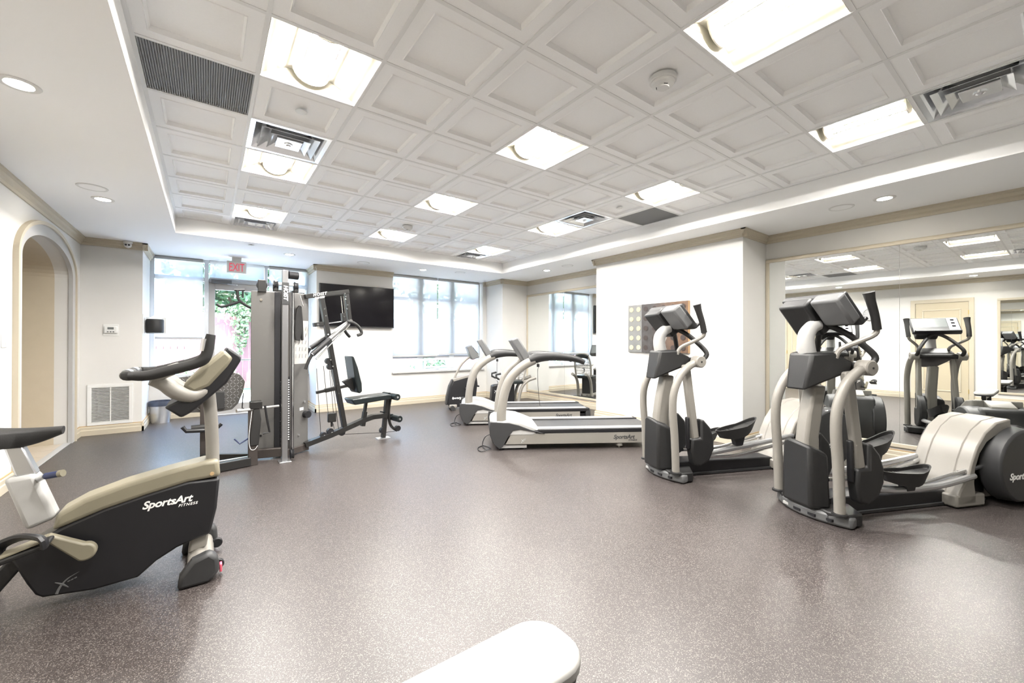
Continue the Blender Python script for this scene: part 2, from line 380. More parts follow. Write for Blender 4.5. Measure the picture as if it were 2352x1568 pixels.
CR_RUNS = [((XL, YB), (XL, 5.92), (1, 0), 0, 0), ((XL, 5.92), (-0.44, 5.92), (0, -1), 0, e), ((-0.44, 5.92), (-0.44, 6.95), (1, 0), e, 0), ((2.05, 6.15), (2.05, 6.95), (-1, 0), e, 0),
  ((2.05, 6.15), (3.56, 6.15), (0, -1), e, 0), ((5.85, 6.15), (5.95, 6.15), (0, -1), 0, 0), ((5.95, 5.45), (5.95, 6.15), (-1, 0), e, 0), ((5.95, 5.45), (XR, 5.45), (0, -1), e, 0),
  ((XR, 2.58), (XR, 5.45), (-1, 0), 0, 0), ((6.0, 0.05), (6.0, 2.58), (-1, 0), e, e), ((6.0, 0.05), (XR, 0.05), (0, -1), e, 0), ((6.0, 2.58), (XR, 2.58), (0, 1), e, 0), ((XR, YB), (XR, 0.05), (-1, 0), 0, 0), ((XL, YB), (XR, YB), (0, 1), 0, 0)]
for i, (a, b, n, e0, e1) in enumerate(CR_RUNS):
    struct('trim_%d' % (i+1), run(CROWN, (*a, 0), (*b, 0), n, e0, e1), 'crown_cream', ang=0)
q = 0.024
B_RUNS = [('left', (XL, YB), (XL, -1.21), (1, 0), 0, 0), ('left_middle', (XL, -0.15), (XL, 1.60), (1, 0), 0, 0), ('left_far', (XL, 2.66), (XL, 3.42), (1, 0), 0, 0), ('left_corner', (XL, 5.56), (XL, 5.92), (1, 0), 0, 0),
  ('grille', (XL, 5.92), (-0.44, 5.92), (0, -1), 0, q), ('recess_side', (-0.44, 5.92), (-0.44, 6.93), (1, 0), q, 0), ('recess', (-0.44, 6.93), (0.31, 6.93), (0, -1), 0, 0), ('recess_return', (2.05, 6.15), (2.05, 6.93), (-1, 0), q, 0), ('recess_far', (1.29, 6.93), (2.05, 6.93), (0, -1), 0, 0),
  ('television', (2.05, 6.15), (5.95, 6.15), (0, -1), q, 0), ('column', (5.95, 5.45), (5.95, 6.15), (-1, 0), q, 0), ('column_front', (5.95, 5.45), (XR, 5.45), (0, -1), q, 0),
  ('mirror_far', (XR, 2.58), (XR, 5.45), (-1, 0), 0, 0), ('pillar', (6.0, 0.05), (6.0, 2.58), (-1, 0), q, q), ('pillar_front', (6.0, 0.05), (XR, 0.05), (0, -1), q, 0), ('mirror_near', (XR, YB), (XR, 0.05), (-1, 0), 0, 0), ('rear', (XL, YB), (XR, YB), (0, 1), 0, 0)]
for nm, a, b, n, e0, e1 in B_RUNS:
    o = struct('baseboard_'+nm, run(BASE, (*a, 0), (*b, 0), n, e0, e1), 'trim_cream', ang=0)
    obj('cap_line', run(LINE, (*a, 0), (*b, 0), n, e0*0.4, e1*0.4), 'trim_line', o, ang=0)

# arched passage in the left wall
def arch_band(r_in, r_out, x0, x1, dz=0.0):
    m = MB(); zi = 0.34+(r_in-0.95); zo = 0.34+(r_out-0.95)
    A = [(4.49-r_in, 0.0)]+arc(4.49, SPR, r_in, zi, 180, 0, 28)+[(4.49+r_in, 0.0)]; B = [(4.49-r_out, 0.0)]+arc(4.49, SPR, r_out, zo, 180, 0, 28)+[(4.49+r_out, 0.0)]; n = len(A)
    v = [(x0, *p) for p in A]+[(x0, *p) for p in B]+[(x1, *p) for p in A]+[(x1, *p) for p in B]; f = []
    for i in range(n-1): f += [(i, i+1, n+i+1, n+i), (2*n+i, 3*n+i, 3*n+i+1, 2*n+i+1), (i, 2*n+i, 2*n+i+1, i+1), (n+i, n+i+1, 3*n+i+1, 3*n+i)]
    f += [(0, n, 3*n, 2*n), (n-1, 3*n-1, 4*n-1, 2*n-1)]
    return m.add(v, f)
o = struct('trim_20', arch_band(0.94, 1.06, XL-0.02, XL+0.022), 'machine_white', ang=30)
obj('outer_bead', arch_band(1.06, 1.10, XL-0.005, XL+0.04), 'trim_cream', o, ang=30)
XP = -3.6
pw = MB(); pw.box(XP, 5.44, 0, XO, 5.6, 3.0); pw.box(XP, 3.38, 0, XO, 3.54, 3.0); pw.box(XP-0.15, 3.38, 0, XP, 5.6, 3.0)
struct('wall_passage', pw, 'wall_beige', ang=0)
pv = MB()
for (y0, z0), (y1, z1) in zip(ar, ar[1:]):
    pv.add([(XO, y0, z0), (XO, y1, z1), (XO, y1, 2.75), (XO, y0, 2.75), (XP, y0, z0), (XP, y1, z1), (XP, y1, 2.75), (XP, y0, 2.75)], [(0, 4, 5, 1), (3, 2, 6, 7), (0, 1, 2, 3), (4, 7, 6, 5)])
struct('ceiling_passage', pv, 'wall_beige', ang=50)
fp = struct('floor_passage', MB().box(XP, 3.38, -0.12, XL-0.001, 5.6, -0.006), 'trim_line', ang=0)
ft = MB().box(0, 0, -0.006, 0.395, 0.395, 0.003).mesh('floor_tile', 0); ft.materials.append(MATS['tile_beige'])
for i in range(6):
    for j in range(5):
        o = bpy.data.objects.new('floor_tile', ft); link(o, fp); o.location = (XL-0.06-0.40*(i+1), 3.54+0.38*j-0.005, 0); o.scale = (1, 0.95, 1)
struct('trim_21', MB().box(XL-0.06, 3.54, 0.0, XL+0.01, 5.44, 0.010), 'machine_white', fp and None, bevel=0.003)

# windows and glazed door in the recess
YW = 6.95
def frame_box(x0, x1, z0, z1, y=YW, d=0.07): return MB().box(x0, y-d/2, z0, x1, y+d/2, z1)
def glazing(name, x0, x1, z0, z1, y=YW, parent=None): return obj(name, MB().box(x0, y-0.004, z0, x1, y+0.004, z1), 'glass', parent, ang=0)
f = MB(); f.box(-0.44, YW-0.05, 0.70, 0.36, YW+0.05, 0.78).box(-0.44, YW-0.05, 0.70, -0.38, YW+0.05, S).box(-0.44, YW-0.05, S-0.05, 2.05, YW+0.05, S).box(1.27, YW-0.05, 0.70, 2.05, YW+0.05, 0.78).box(1.99, YW-0.05, 0.70, 2.05, YW+0.05, S)
w1 = struct('window_1', f, 'alu', bevel=0.004)
for x0, x1, z0 in ((0.31, 0.375, 0.0), (1.255, 1.31, 0.0)): obj('mullion', frame_box(x0, x1, z0, S, d=0.11), 'alu', w1, 0.004)
for x0, x1 in ((-0.38, 0.31), (0.375, 1.255), (1.31, 1.99)): obj('transom', frame_box(x0, x1, 2.46, 2.53, d=0.10), 'machine_white', w1, 0.004)
for x0, x1, z0, z1 in ((-0.38, 0.31, 0.78, 2.46), (-0.38, 0.31, 2.53, S-0.05), (0.375, 1.255, 2.53, S-0.05), (1.31, 1.99, 0.78, 2.46), (1.31, 1.99, 2.53, S-0.05)): glazing('pane', x0, x1, z0, z1, parent=w1)
obj('sill', MB().box(-0.44, 6.86, 0.69, 0.31, 6.92, 0.725), 'machine_white', w1, 0.004); obj('sill', MB().box(1.31, 6.86, 0.69, 2.05, 6.92, 0.725), 'machine_white', w1, 0.004)
dl = MB(); dl.box(0.375, YW-0.03, 0.01, 0.47, YW+0.03, 2.46).box(1.16, YW-0.03, 0.01, 1.255, YW+0.03, 2.46).box(0.47, YW-0.03, 2.33, 1.16, YW+0.03, 2.46).box(0.47, YW-0.03, 0.01, 1.16, YW+0.03, 0.20)
d1 = struct('door_1', dl, 'alu_grey', bevel=0.004)
glazing('pane', 0.47, 1.16, 0.20, 2.33, parent=d1)
obj('threshold', MB().box(0.375, YW-0.08, 0.0, 1.255, YW+0.06, 0.012), 'alu', d1, 0.003)
cl = obj('closer', MB().box(0.41, YW-0.11, 2.44, 0.72, YW-0.03, 2.51), 'console_grey', d1, 0.006)
obj('closer_arm', MB().bar((0.66, YW-0.09, 2.44), (0.80, YW-0.20, 2.42), 0.025, 0.012), 'steel', cl)
obj('push_bar', MB().tube([(0.45, YW-0.03, 1.02), (0.45, YW-0.09, 1.02), (1.18, YW-0.09, 1.02), (1.18, YW-0.03, 1.02)], 0.014, 10), 'steel', d1)

Y2 = 6.36
f = MB(); f.box(3.56, Y2-0.05, 0.69, 3.62, Y2+0.05, S).box(5.79, Y2-0.05, 0.69, 5.85, Y2+0.05, S).box(3.62, Y2-0.05, S-0.05, 5.79, Y2+0.05, S).box(3.62, Y2-0.05, 0.69, 5.79, Y2+0.05, 0.75)
w2 = struct('window_2', f, 'alu', bevel=0.004)
for x0, x1 in ((4.19, 4.33), (5.00, 5.13)): obj('mullion', frame_box(x0, x1, 0.75, S-0.05, Y2, 0.11), 'alu', w2, 0.005)
for x0, x1 in ((3.62, 4.19), (4.33, 5.00), (5.13, 5.79)):
    obj('transom', frame_box(x0, x1, 2.30, 2.37, Y2, 0.10), 'machine_white', w2, 0.004)
    obj('transom', frame_box(x0, x1, 1.00, 1.06, Y2, 0.10), 'machine_white', w2, 0.004)
    for z0, z1 in ((0.75, 1.00), (1.06, 2.30), (2.37, S-0.05)): glazing('pane', x0, x1, z0, z1, Y2, w2)
aw = MB(); aw.box(4.36, Y2-0.07, 0.77, 4.97, Y2-0.02, 0.81).box(4.36, Y2-0.07, 0.95, 4.97, Y2-0.02, 0.99).box(4.36, Y2-0.07, 0.81, 4.41, Y2-0.02, 0.95).box(4.92, Y2-0.07, 0.81, 4.97, Y2-0.02, 0.95)
ao = obj('awning_sash', aw, 'alu', w2, 0.004); obj('catch', MB().box(4.62, Y2-0.10, 0.765, 4.72, Y2-0.06, 0.79), 'white_plastic', ao, 0.005)
obj('sill', MB().box(3.54, 6.10, 0.685, 5.87, 6.33, 0.72), 'machine_white', w2, 0.006)

# roller blinds
def blind(name, label, x0, x1, y, z0, z1):
    t = thing(name, label, 'blind', ((x0+x1)/2, y, z0), 0, 'roller blinds on the windows'); h = z1-z0; k = (x1-x0)/2
    obj('fabric', MB().box(-k, -0.0015, 0.0, k, 0.0015, h), 'blind', t, ang=0)
    obj('bottom_rail', MB().box(-k, -0.012, -0.025, k, 0.012, 0.012), 'machine_white', t, 0.005)
    obj('roller', MB().rod((-k, 0.0, h-0.03), (k, 0.0, h-0.03), 0.026), 'machine_white', t)
    obj('bead_chain', MB().rod((k+0.012, -0.01, h*0.15), (k+0.012, -0.01, h-0.03), 0.0025, 6), 'white_plastic', t)
    return t
blind('roller_blind', 'pale roller blind drawn over tall window beside black wall dispenser', -0.37, 0.29, YW-0.09, 1.43, S)
blind('roller_blind', 'pale roller blind drawn over narrow window behind the multi gym', 1.33, 2.02, YW-0.09, 1.43, S)
blind('roller_blind', 'pale roller blind on wide window, half beside the television', 3.60, 4.655, Y2-0.10, 1.06, S)
blind('roller_blind', 'pale roller blind on wide window, half beside the corner column', 4.685, 5.80, Y2-0.10, 1.09, S)
t = thing('transom_blind', 'short pale blind over the glazing above the glass exit door', 'blind', (0.815, YW-0.09, 2.53), 0)
obj('fabric', MB().box(-0.43, -0.0015, 0, 0.43, 0.0015, S-2.53), 'blind', t, ang=0); obj('bottom_rail', MB().box(-0.43, -0.01, -0.015, 0.43, 0.01, 0.01), 'machine_white', t, 0.004)

# panelled doors and mirror on the left wall (seen in the big mirror)
def panel_door(name, y0, y1, ztop, hinge):
    c = 0.085
    m = MB().prism([(y0, 0), (y0, ztop), (y1, ztop), (y1, 0), (y1-c, 0), (y1-c, ztop-c), (y0+c, ztop-c), (y0+c, 0)], XL, XL+0.03, 'x')
    o = struct(name, m, 'trim_cream', bevel=0.006)
    a, b = y0+c, y1-c; H = ztop-c
    lf = obj('leaf', MB().box(XL, a+0.004, 0.008, XL+0.012, b-0.004, H-0.004), 'door_cream', o, 0.002)
    for z0, z1 in ((0.22, 0.95), (1.10, H-0.16)):
        r = MB(); k = 0.12; ya, yb = a+k, b-k; s = 0.03
        r.box(XL+0.008, ya, z0, XL+0.024, yb, z0+s).box(XL+0.008, ya, z1-s, XL+0.024, yb, z1).box(XL+0.008, ya, z0+s, XL+0.024, ya+s, z1-s).box(XL+0.008, yb-s, z0+s, XL+0.024, yb, z1-s)
        obj('panel_moulding', r, 'trim_cream', lf, 0.006)
    hy = a+0.06 if hinge > 0 else b-0.06
    obj('door_knob', MB().lathe([(0.012, 0.012), (0.012, 0.05), (0.028, 0.06), (0.028, 0.085), (0.01, 0.095)], (XL, hy, 1.0), 'x', 16), 'brass', lf)
    for z in (0.25, 1.1, H-0.25): obj('hinge', MB().box(XL+0.01, (b if hinge > 0 else a)-0.008, z-0.05, XL+0.034, (b if hinge > 0 else a)+0.008, z+0.05), 'brass', o, 0.002)
panel_door('door_2', -1.21, -0.15, 2.42, -1)
panel_door('door_3', 1.60, 2.66, 2.42, 1)

def mirror_panels(name, label, x, nx, ys, z0, z1, fw=0.05):
    t = thing(name, label, 'mirror', (x, (ys[0]+ys[-1])/2, z0)); t.location = (x, ys[0], z0); h = z1-z0; d = 0.018*nx
    for a, b in zip(ys, ys[1:]):
        obj('panel', MB().box(0.002*nx, a-ys[0]+0.0015, 0, d, b-ys[0]-0.0015, h), 'mirror', t, ang=0)
    L0, L1 = 0, ys[-1]-ys[0]; k = 0.028*nx
    fr = MB().box(0, L0-fw, h, k, L1+fw, h+fw).box(0, L0-fw, -fw, k, L1+fw, 0)
    obj('frame_rail', MB().box(0, L0-fw, h, k, L1+fw, h+fw), 'trim_cream', t, 0.008); obj('frame_rail', MB().box(0, L0-fw, -fw, k, L1+fw, 0), 'trim_cream', t, 0.008)
    obj('frame_stile', MB().box(0, L0-fw, 0, k, L0, h), 'trim_cream', t, 0.008); obj('frame_stile', MB().box(0, L1, 0, k, L1+fw, h), 'trim_cream', t, 0.008)
    return t
mirror_panels('wall_mirror', 'large framed wall mirror behind the two elliptical trainers', XR, -1, [-4.22, -2.78, -1.348, 0.0], 0.22, 2.475)
mirror_panels('wall_mirror', 'large framed wall mirror in corner behind the treadmills', XR, -1, [2.63, 4.115, 5.40], 0.22, 2.475)
mirror_panels('wall_mirror', 'framed wall mirror beside the panelled door, opposite the ellipticals', XL, 1, [-3.6, -2.6, -1.6], 0.29, 2.31)
# ------------------------------------------------------------------ ceiling fittings
def make_troffer():
    t = thing('ceiling_light', 'recessed square fluorescent ceiling light with cream pan and lit centre basket', 'ceiling light', (0, 0, G), 0, 'square lights in the ceiling grid')
    h = T-0.030; a = 0.015; p = MB()
    xs = [a+h*i/12 for i in range(13)]
    def zc(i):                                # two curved wings either side of the basket
        u = abs(i-6)/6; return 0.015+0.10*math.sin(math.pi*min(1, (1-u)/0.75)*0.5) if u > 0.25 else 0.115
    for i in range(12):
        p.add([(xs[i], a, zc(i)), (xs[i+1], a, zc(i+1)), (xs[i+1], a+h, zc(i+1)), (xs[i], a+h, zc(i))], [(0, 1, 2, 3)])
    for y in (a, a+h):
        for i in range(12): p.add([(xs[i], y, 0), (xs[i+1], y, 0), (xs[i+1], y, zc(i+1)), (xs[i], y, zc(i))], [(0, 1, 2, 3)])
    p.add([(a, a, 0), (a, a+h, 0), (a, a+h, zc(0)), (a, a, zc(0)), (a+h, a, 0), (a+h, a+h, 0), (a+h, a+h, zc(0)), (a+h, a, zc(0))], [(0, 1, 2, 3), (4, 7, 6, 5)])
    obj('pan', p, 'troffer_pan', t, ang=30)
    cx = a+h/2
    for s in (-1, 1):                         # end arcs of the basket and curved wing lips
        m = MB(); pts = [(cx+0.115*math.cos(math.radians(k)), 0.112-0.095*math.sin(math.radians(k))) for k in range(0, 181, 15)]
        m.prism(pts, (a+0.035 if s < 0 else a+h-0.045), (a+0.045 if s < 0 else a+h-0.035), 'y'); obj('basket_end', m, 'troffer_pan', t)
    b = MB(); seg = [(cx+0.112*math.cos(math.radians(k)), 0.112-0.092*math.sin(math.radians(k))) for k in range(0, 181, 15)]
    for x0, z0 in seg[1:4]+seg[-4:-1]: b.bar((x0, a+0.045, z0), (x0, a+h-0.045, z0), 0.005, 0.005)
    obj('basket_ribs', b, 'basket_metal', t, kind='stuff')
    for dx, dz in ((-0.055, 0.075), (0.0, 0.055), (0.055, 0.075)):      # reflector lamps: round back, lit flat face below
        pr = [(cx+dx+0.017*math.cos(math.radians(k)), dz+0.017*math.sin(math.radians(k))) for k in range(0, 181, 20)]
        tb = obj('tube', MB().prism(pr, a+0.06, a+h-0.06, 'y'), 'tube_body', t)
        obj('lit_face', MB().add([(cx+dx-0.0165, a+0.06, dz-0.001), (cx+dx+0.0165, a+0.06, dz-0.001), (cx+dx+0.0165, a+h-0.06, dz-0.001), (cx+dx-0.0165, a+h-0.06, dz-0.001)], [(3, 2, 1, 0)]), 'tube_glow', tb, ang=0)
    return t
tr0 = make_troffer()
LB = 'square recessed ceiling light '
TL = {(1, 0): 'in left row, touching corner of dark return grille', (1, 3): 'touching the air diffuser near the left return grille', (1, 6): 'touching the air diffuser at window end of left soffit',
      (4, -3): 'in middle row, beside the larger smoke detector', (4, 0): 'in middle row, first between the two smoke detectors', (4, 3): 'in middle row, second between the two smoke detectors', (4, 6): 'in middle row, beside smoke detector near window soffit',
      (7, -3): 'touching the air diffuser nearest the elliptical mirror', (7, 0): 'touching corner of the right return grille, beside no diffuser', (7, 3): 'touching the air diffuser near the right return grille', (7, 6): 'touching the air diffuser at window end of right soffit',
      (1, -3): 'touching the air diffuser opposite the panelled doors'}
for i, (cc, r) in enumerate(LIGHTS):
    o = tr0 if i == 0 else dup(tr0, (0, 0, G), 0)
    o.location = (cc*T, r*T, G); o['label'] = LB+TL[(cc, r)]
    if (cc, r) == (1, -3): o.name = 'ceiling_light_offscreen'   # seen only in the big mirror

def make_diffuser():
    t = thing('air_diffuser', 'square stepped metal air diffuser set in the ceiling grid', 'air vent', (0, 0, G), 0, 'square air diffusers in the ceiling grid')
    a, h = 0.012, T-0.024; c = a+h/2
    def ring(r0, z0, r1, z1, th=0.004):
        m = MB(); v = []
        for r, z in ((r0, z0), (r1, z1)): v += [(c-r, c-r, z), (c+r, c-r, z), (c+r, c+r, z), (c-r, c+r, z)]
        for r, z in ((r0, z0+th), (r1, z1+th)): v += [(c-r, c-r, z), (c+r, c-r, z), (c+r, c+r, z), (c-r, c+r, z)]
        f = [(i, (i+1) % 4, 4+(i+1) % 4, 4+i) for i in range(4)]+[(8+i, 12+i, 12+(i+1) % 4, 8+(i+1) % 4) for i in range(4)]+[(i, 8+i, 8+(i+1) % 4, (i+1) % 4) for i in range(4)]+[(4+i, 4+(i+1) % 4, 12+(i+1) % 4, 12+i) for i in range(4)]
        return m.add(v, f)
    obj('flange', ring(h/2, -0.001, h/2-0.035, 0.0), 'diffuser_metal', t, ang=0)
    obj('outer_cone', ring(h/2-0.035, 0.0, 0.17, 0.075), 'diffuser_metal', t, ang=0)
    obj('middle_cone', ring(0.215, -0.008, 0.135, 0.045), 'diffuser_metal', t, ang=0)
    obj('inner_cone', ring(0.15, -0.016, 0.09, 0.02), 'diffuser_metal', t, ang=0)
    obj('centre_plate', MB().box(c-0.095, c-0.095, -0.012, c+0.095, c+0.095, -0.004), 'diffuser_metal', t, 0.004)
    obj('hub', MB().lathe([(0.035, -0.02), (0.035, -0.012), (0.012, -0.028), (0.001, -0.028)], (c, c, 0), 'z', 20), 'diffuser_metal', t)
    obj('duct', MB().lathe([(0.16, 0.08), (0.16, 0.20), (0.001, 0.20)], (c, c, 0), 'z', 24), 'mesh_grey', t)
    return t
df0 = make_diffuser()
DL = {(1, 2): 'near the left return grille', (1, 7): 'against window soffit, above the exit door', (7, 2): 'near the right return grille', (7, 7): 'against window soffit, above the wide window', (7, -4): 'nearest the elliptical mirror', (1, -4): 'opposite the panelled doors'}
for i, (cc, r) in enumerate(DIFF):
    d = df0 if i == 0 else dup(df0, (0, 0, G), 0)
    d.location = (cc*T, r*T, G); d['label'] = 'square stepped metal air diffuser in ceiling grid, '+DL[(cc, r)]
    if r == 7: d.scale = (1, 0.86, 1)

for (cc, r), lb in zip(MESHP, ('dark grey ribbed return air grille beside the left soffit', 'dark grey ribbed return air grille beside the right soffit')):
    t = thing('return_grille', lb, 'air vent', (cc*T, r*T, G)); a, h = 0.012, T-0.024
    obj('backing', MB().box(a, a, 0.012, a+h, a+h, 0.018), 'mesh_grey', t, ang=0)
    sl = MB(); n = 46
    for k in range(n): x = a+h*(k+0.5)/n; sl.box(x-0.003, a, 0.0, x+0.003, a+h, 0.012)
    obj('rib', sl, 'mesh_grey', t, ang=0, kind='stuff')
    for x in (a, a+h-0.006): obj('rim', MB().box(x, a, -0.001, x+0.006, a+h, 0.012), 'mesh_grey', t, ang=0)

def smoke(x, y, name, label, r=0.075):
    t = thing(name, label, 'detector', (x, y, G))
    obj('mounting_ring', MB().lathe([(r, 0.012), (r, -0.012), (r*0.93, -0.018), (r*0.9, -0.018)], n=28), 'white_plastic', t)
    b = obj('housing', MB().lathe([(r*0.86, -0.016), (r*0.80, -0.034), (r*0.45, -0.048), (r*0.42, -0.056), (0.001, -0.06)], n=28), 'white_plastic', t)
    for k in range(3):
        g = k*2*math.pi/3+2.6; obj('slot', MB().box(-0.012, r*0.44, -0.049, 0.012, r*0.50, -0.042), 'black', b).rotation_euler = (0, 0, g)
smoke(4.5*T, -1.5*T, 'smoke_detector', 'round white smoke detector on tile beside large square light', 0.085)
smoke(4.5*T, 5.5*T, 'smoke_detector', 'round white smoke detector on tile near the window soffit', 0.075)
for x, y, z, lb in ((1.5*T, 1.5*T, G+0.014, 'flat white sprinkler cover disc in ceiling tile by the chrome diffuser near the left grille'), (7.5*T, 1.5*T, G+0.014, 'flat white sprinkler cover disc in ceiling tile beside right return grille'), (0.896, 5.0, S, 'flat white sprinkler cover disc on soffit above exit door')):
    t = tag(obj('sprinkler_cover', MB().lathe([(0.012, 0.004), (0.012, -0.010), (0.040, -0.012), (0.040, -0.016), (0.001, -0.018)], (0, 0, 0), n=24), 'white_plastic'), lb, 'sprinkler'); t.location = (x, y, z)

def make_down():
    t = thing('downlight', 'small round recessed downlight in the white soffit', 'ceiling light', (0, 0, S), 0, 'round downlights along the soffit')
    obj('trim_ring', MB().lathe([(0.062, 0.0), (0.062, -0.006), (0.088, -0.006), (0.092, 0.0)], n=28), 'white_plastic', t)
    obj('lamp', MB().lathe([(0.060, -0.002), (0.052, -0.004), (0.001, -0.005)], n=24), 'down_glow', t)
    return t
dn = make_down()
for i, (x, y, lb) in enumerate(((-0.53, 1.15, 'on left soffit, above the panelled door next to the arch'), (-0.53, 3.55, 'on left soffit, beside the arched passage and speaker'), (1.48, 5.42, 'on window soffit, right of the exit sign'), (3.925, 5.42, 'on window soffit, right of the television'), (6.0, 3.93, 'on right soffit, above the mirror behind treadmills'),
        (5.98, -1.36, 'on right soffit, above the mirror behind the ellipticals'), (-0.53, -1.25, 'on left soffit, above the panelled door beside framed mirror'))):
    o = dn if i == 0 else dup(dn, (0, 0, S), 0)
    o.location = (x, y, S); o['label'] = 'small round recessed downlight '+lb
    if y == -1.25: o.name = 'downlight_offscreen'           # seen only in the big mirror
def speaker(x, y, label):
    t = thing('ceiling_speaker', label, 'speaker', (x, y, S))
    obj('bezel', MB().lathe([(0.095, 0.0), (0.095, -0.006), (0.112, -0.006), (0.115, 0.0)], n=32), 'white_plastic', t)
    obj('grille', MB().lathe([(0.096, -0.002), (0.094, -0.005), (0.001, -0.006)], n=32), 'ceiling_white', t)
for x, y, lb in ((-0.546, 3.15, 'round flush speaker grille on soffit beside arched passage'), (2.71, 5.39, 'round flush speaker grille on soffit above the television'), (4.7, 5.25, 'round flush speaker grille on soffit above the wide window'), (5.975, 3.30, 'round flush speaker grille on soffit above treadmills'), (5.978, -1.0, 'round flush speaker grille on soffit beside the downlight above the elliptical mirror')): speaker(x, y, lb)

# ------------------------------------------------------------------ wall fittings
p0 = on_y(521, 597, 6.30); p1 = on_y(565.5, 600, 6.30)
t = thing('exit_sign', 'hanging EXIT sign with red letters above glass door', 'exit sign', (0.80, 6.30, 2.60)); t.location.x = (p0.x+p1.x)/2; t.location.z = 2.58; k = (p1.x-p0.x)/2
obj('housing', MB().box(-k, -0.025, 0.0, k, 0.025, 0.205), 'exit_body', t, 0.006)
obj('canopy', MB().box(-0.07, -0.03, 0.205, 0.07, 0.03, S-2.58), 'white_plastic', t, 0.004)
lettering('exit_letters', 'EXIT', 0.20, 'exit_red', t, (0, -0.027, 0.032), (1, 0, 0), (0, 0, 1), bold=0.001, align='CENTER').scale = (0.56, 1, 1)

YG = 5.92
t = thing('return_air_grille', 'white louvred wall grille low beside the arched passage', 'vent', (-0.785, YG, 0.0))
a, b = on_y(195, 885, YG), on_y(312, 970, YG); gx0, gx1 = -1.03+0.785, -0.54+0.785
obj('frame', MB().box(gx0, -0.014, 0.14, gx1, 0, 0.185).box(gx0, -0.014, 0.69, gx1, 0, 0.735).box(gx0, -0.014, 0.185, gx0+0.045, 0, 0.69).box(gx1-0.045, -0.014, 0.185, gx1, 0, 0.69), 'white_plastic', t, 0.003)
obj('duct_lining', MB().add([(x, y, z) for y in (0.002, 0.395) for x, z in ((gx0+0.047, 0.187), (gx1-0.047, 0.187), (gx1-0.047, 0.688), (gx0+0.047, 0.688))], [(4, 5, 6, 7), (0, 4, 5, 1), (1, 5, 6, 2), (2, 6, 7, 3), (3, 7, 4, 0)]), 'mesh_grey', t, ang=0)
lm = MB().bar((gx0+0.045, -0.007, 0), (gx1-0.045, -0.007, 0), 0.0035, 0.013, up=(0, -0.6, 1)).mesh('louvre', 0); lm.materials.append(MATS['white_plastic'])
for i in range(24):
    o = bpy.data.objects.new('louvre', lm); link(o, t); o.location = (0, 0, 0.195+i*0.0212)
obj('centre_bar', MB().box(-0.006, -0.012, 0.185, 0.006, -0.006, 0.69), 'white_plastic', t, ang=0)

t = thing('thermostat', 'white wall thermostat with small display above the louvred grille', 'thermostat', (-0.785, YG, 1.53))
obj('back_plate', MB().box(-0.085, -0.006, -0.085, 0.085, 0, 0.085), 'white_plastic', t, 0.003)
b = obj('housing', MB().box(-0.072, -0.028, -0.05, 0.072, -0.005, 0.055), 'white_plastic', t, 0.008)
obj('display', MB().box(-0.035, -0.030, 0.008, 0.032, -0.027, 0.040), 'screen_grey', b)
for k in range(3): obj('button', MB().box(-0.04+k*0.03, -0.031, -0.035, -0.022+k*0.03, -0.027, -0.020), 'console_grey', b)

t = thing('security_camera', 'small white dome camera on crown moulding by arched passage', 'camera', (-0.60, YG-0.07, S-0.055))
obj('mount', MB().lathe([(0.055, 0.05), (0.055, 0.03), (0.05, 0.025), (0.045, 0.02)], n=24), 'white_plastic', t)
b = obj('ball', MB().lathe([(0.012, -0.045), (0.036, -0.03), (0.046, -0.005), (0.044, 0.015), (0.03, 0.03)], n=24), 'white_plastic', t)
for s in (-1, 1): obj('lens', MB().lathe([(0.013, -0.047), (0.013, -0.040)], (s*0.017, 0.0, -0.006), 'y', 16), 'black', b)

t = thing('light_switch', 'white rocker switch plate left of the arched passage', 'switch', (XL, 3.19, 1.36))
obj('plate', MB().box(0, -0.06, -0.06, 0.006, 0.06, 0.06), 'white_plastic', t, 0.003)
for s in (-1, 1): obj('rocker', MB().box(0.005, s*0.028-0.016, -0.033, 0.010, s*0.028+0.016, 0.033), 'white_plastic', t, 0.002)

t = thing('towel_dispenser', 'black roll dispenser on white bracket in window recess', 'dispenser', (-0.44, 6.0, 1.50))
obj('bracket', MB().box(0, -0.05, -0.02, 0.012, 0.30, 0.28).box(0, 0.27, -0.01, 0.26, 0.28, 0.25), 'white_plastic', t, 0.004)
obj('roll_cover', MB().lathe([(0.105, 0.0), (0.11, 0.01), (0.11, 0.20), (0.10, 0.215), (0.001, 0.22)], (0.13, 0.12, 0.0), 'z', 24), 'black_soft', t)
obj('towel_tip', MB().lathe([(0.09, 0.215), (0.06, 0.24), (0.02, 0.27), (0.002, 0.30)], (0.13, 0.12, 0.0), 'z', 12), 'print_white', t)

bp = on_z(360, 969); bp = Vector((-0.27, 6.62, 0))
t = thing('waste_bin', 'small metal waste bin with dark liner in window recess', 'bin', bp)
obj('body', MB().lathe([(0.125, 0.0), (0.155, 0.34), (0.15, 0.345), (0.12, 0.01), (0.001, 0.01)], n=32), 'steel', t)
obj('liner', MB().lathe([(0.160, 0.285), (0.163, 0.33), (0.158, 0.365), (0.148, 0.36), (0.14, 0.25), (0.001, 0.22)], n=32), 'bag', t)

# television
tz0, tz1 = 1.66, 2.50
t = thing('television', 'large black flat television on wall beside wide window', 'television', (2.82, 6.15, tz0))
obj('wall_bracket', MB().box(-0.25, -0.05, 0.2, 0.25, -0.001, 0.6), 'black', t)
obj('cabinet', MB().box(-0.735, -0.085, 0, 0.735, -0.04, tz1-tz0), 'black', t, 0.006)
obj('screen', MB().box(-0.722, -0.088, 0.02, 0.722, -0.084, tz1-tz0-0.013), 'screen', t, ang=0)

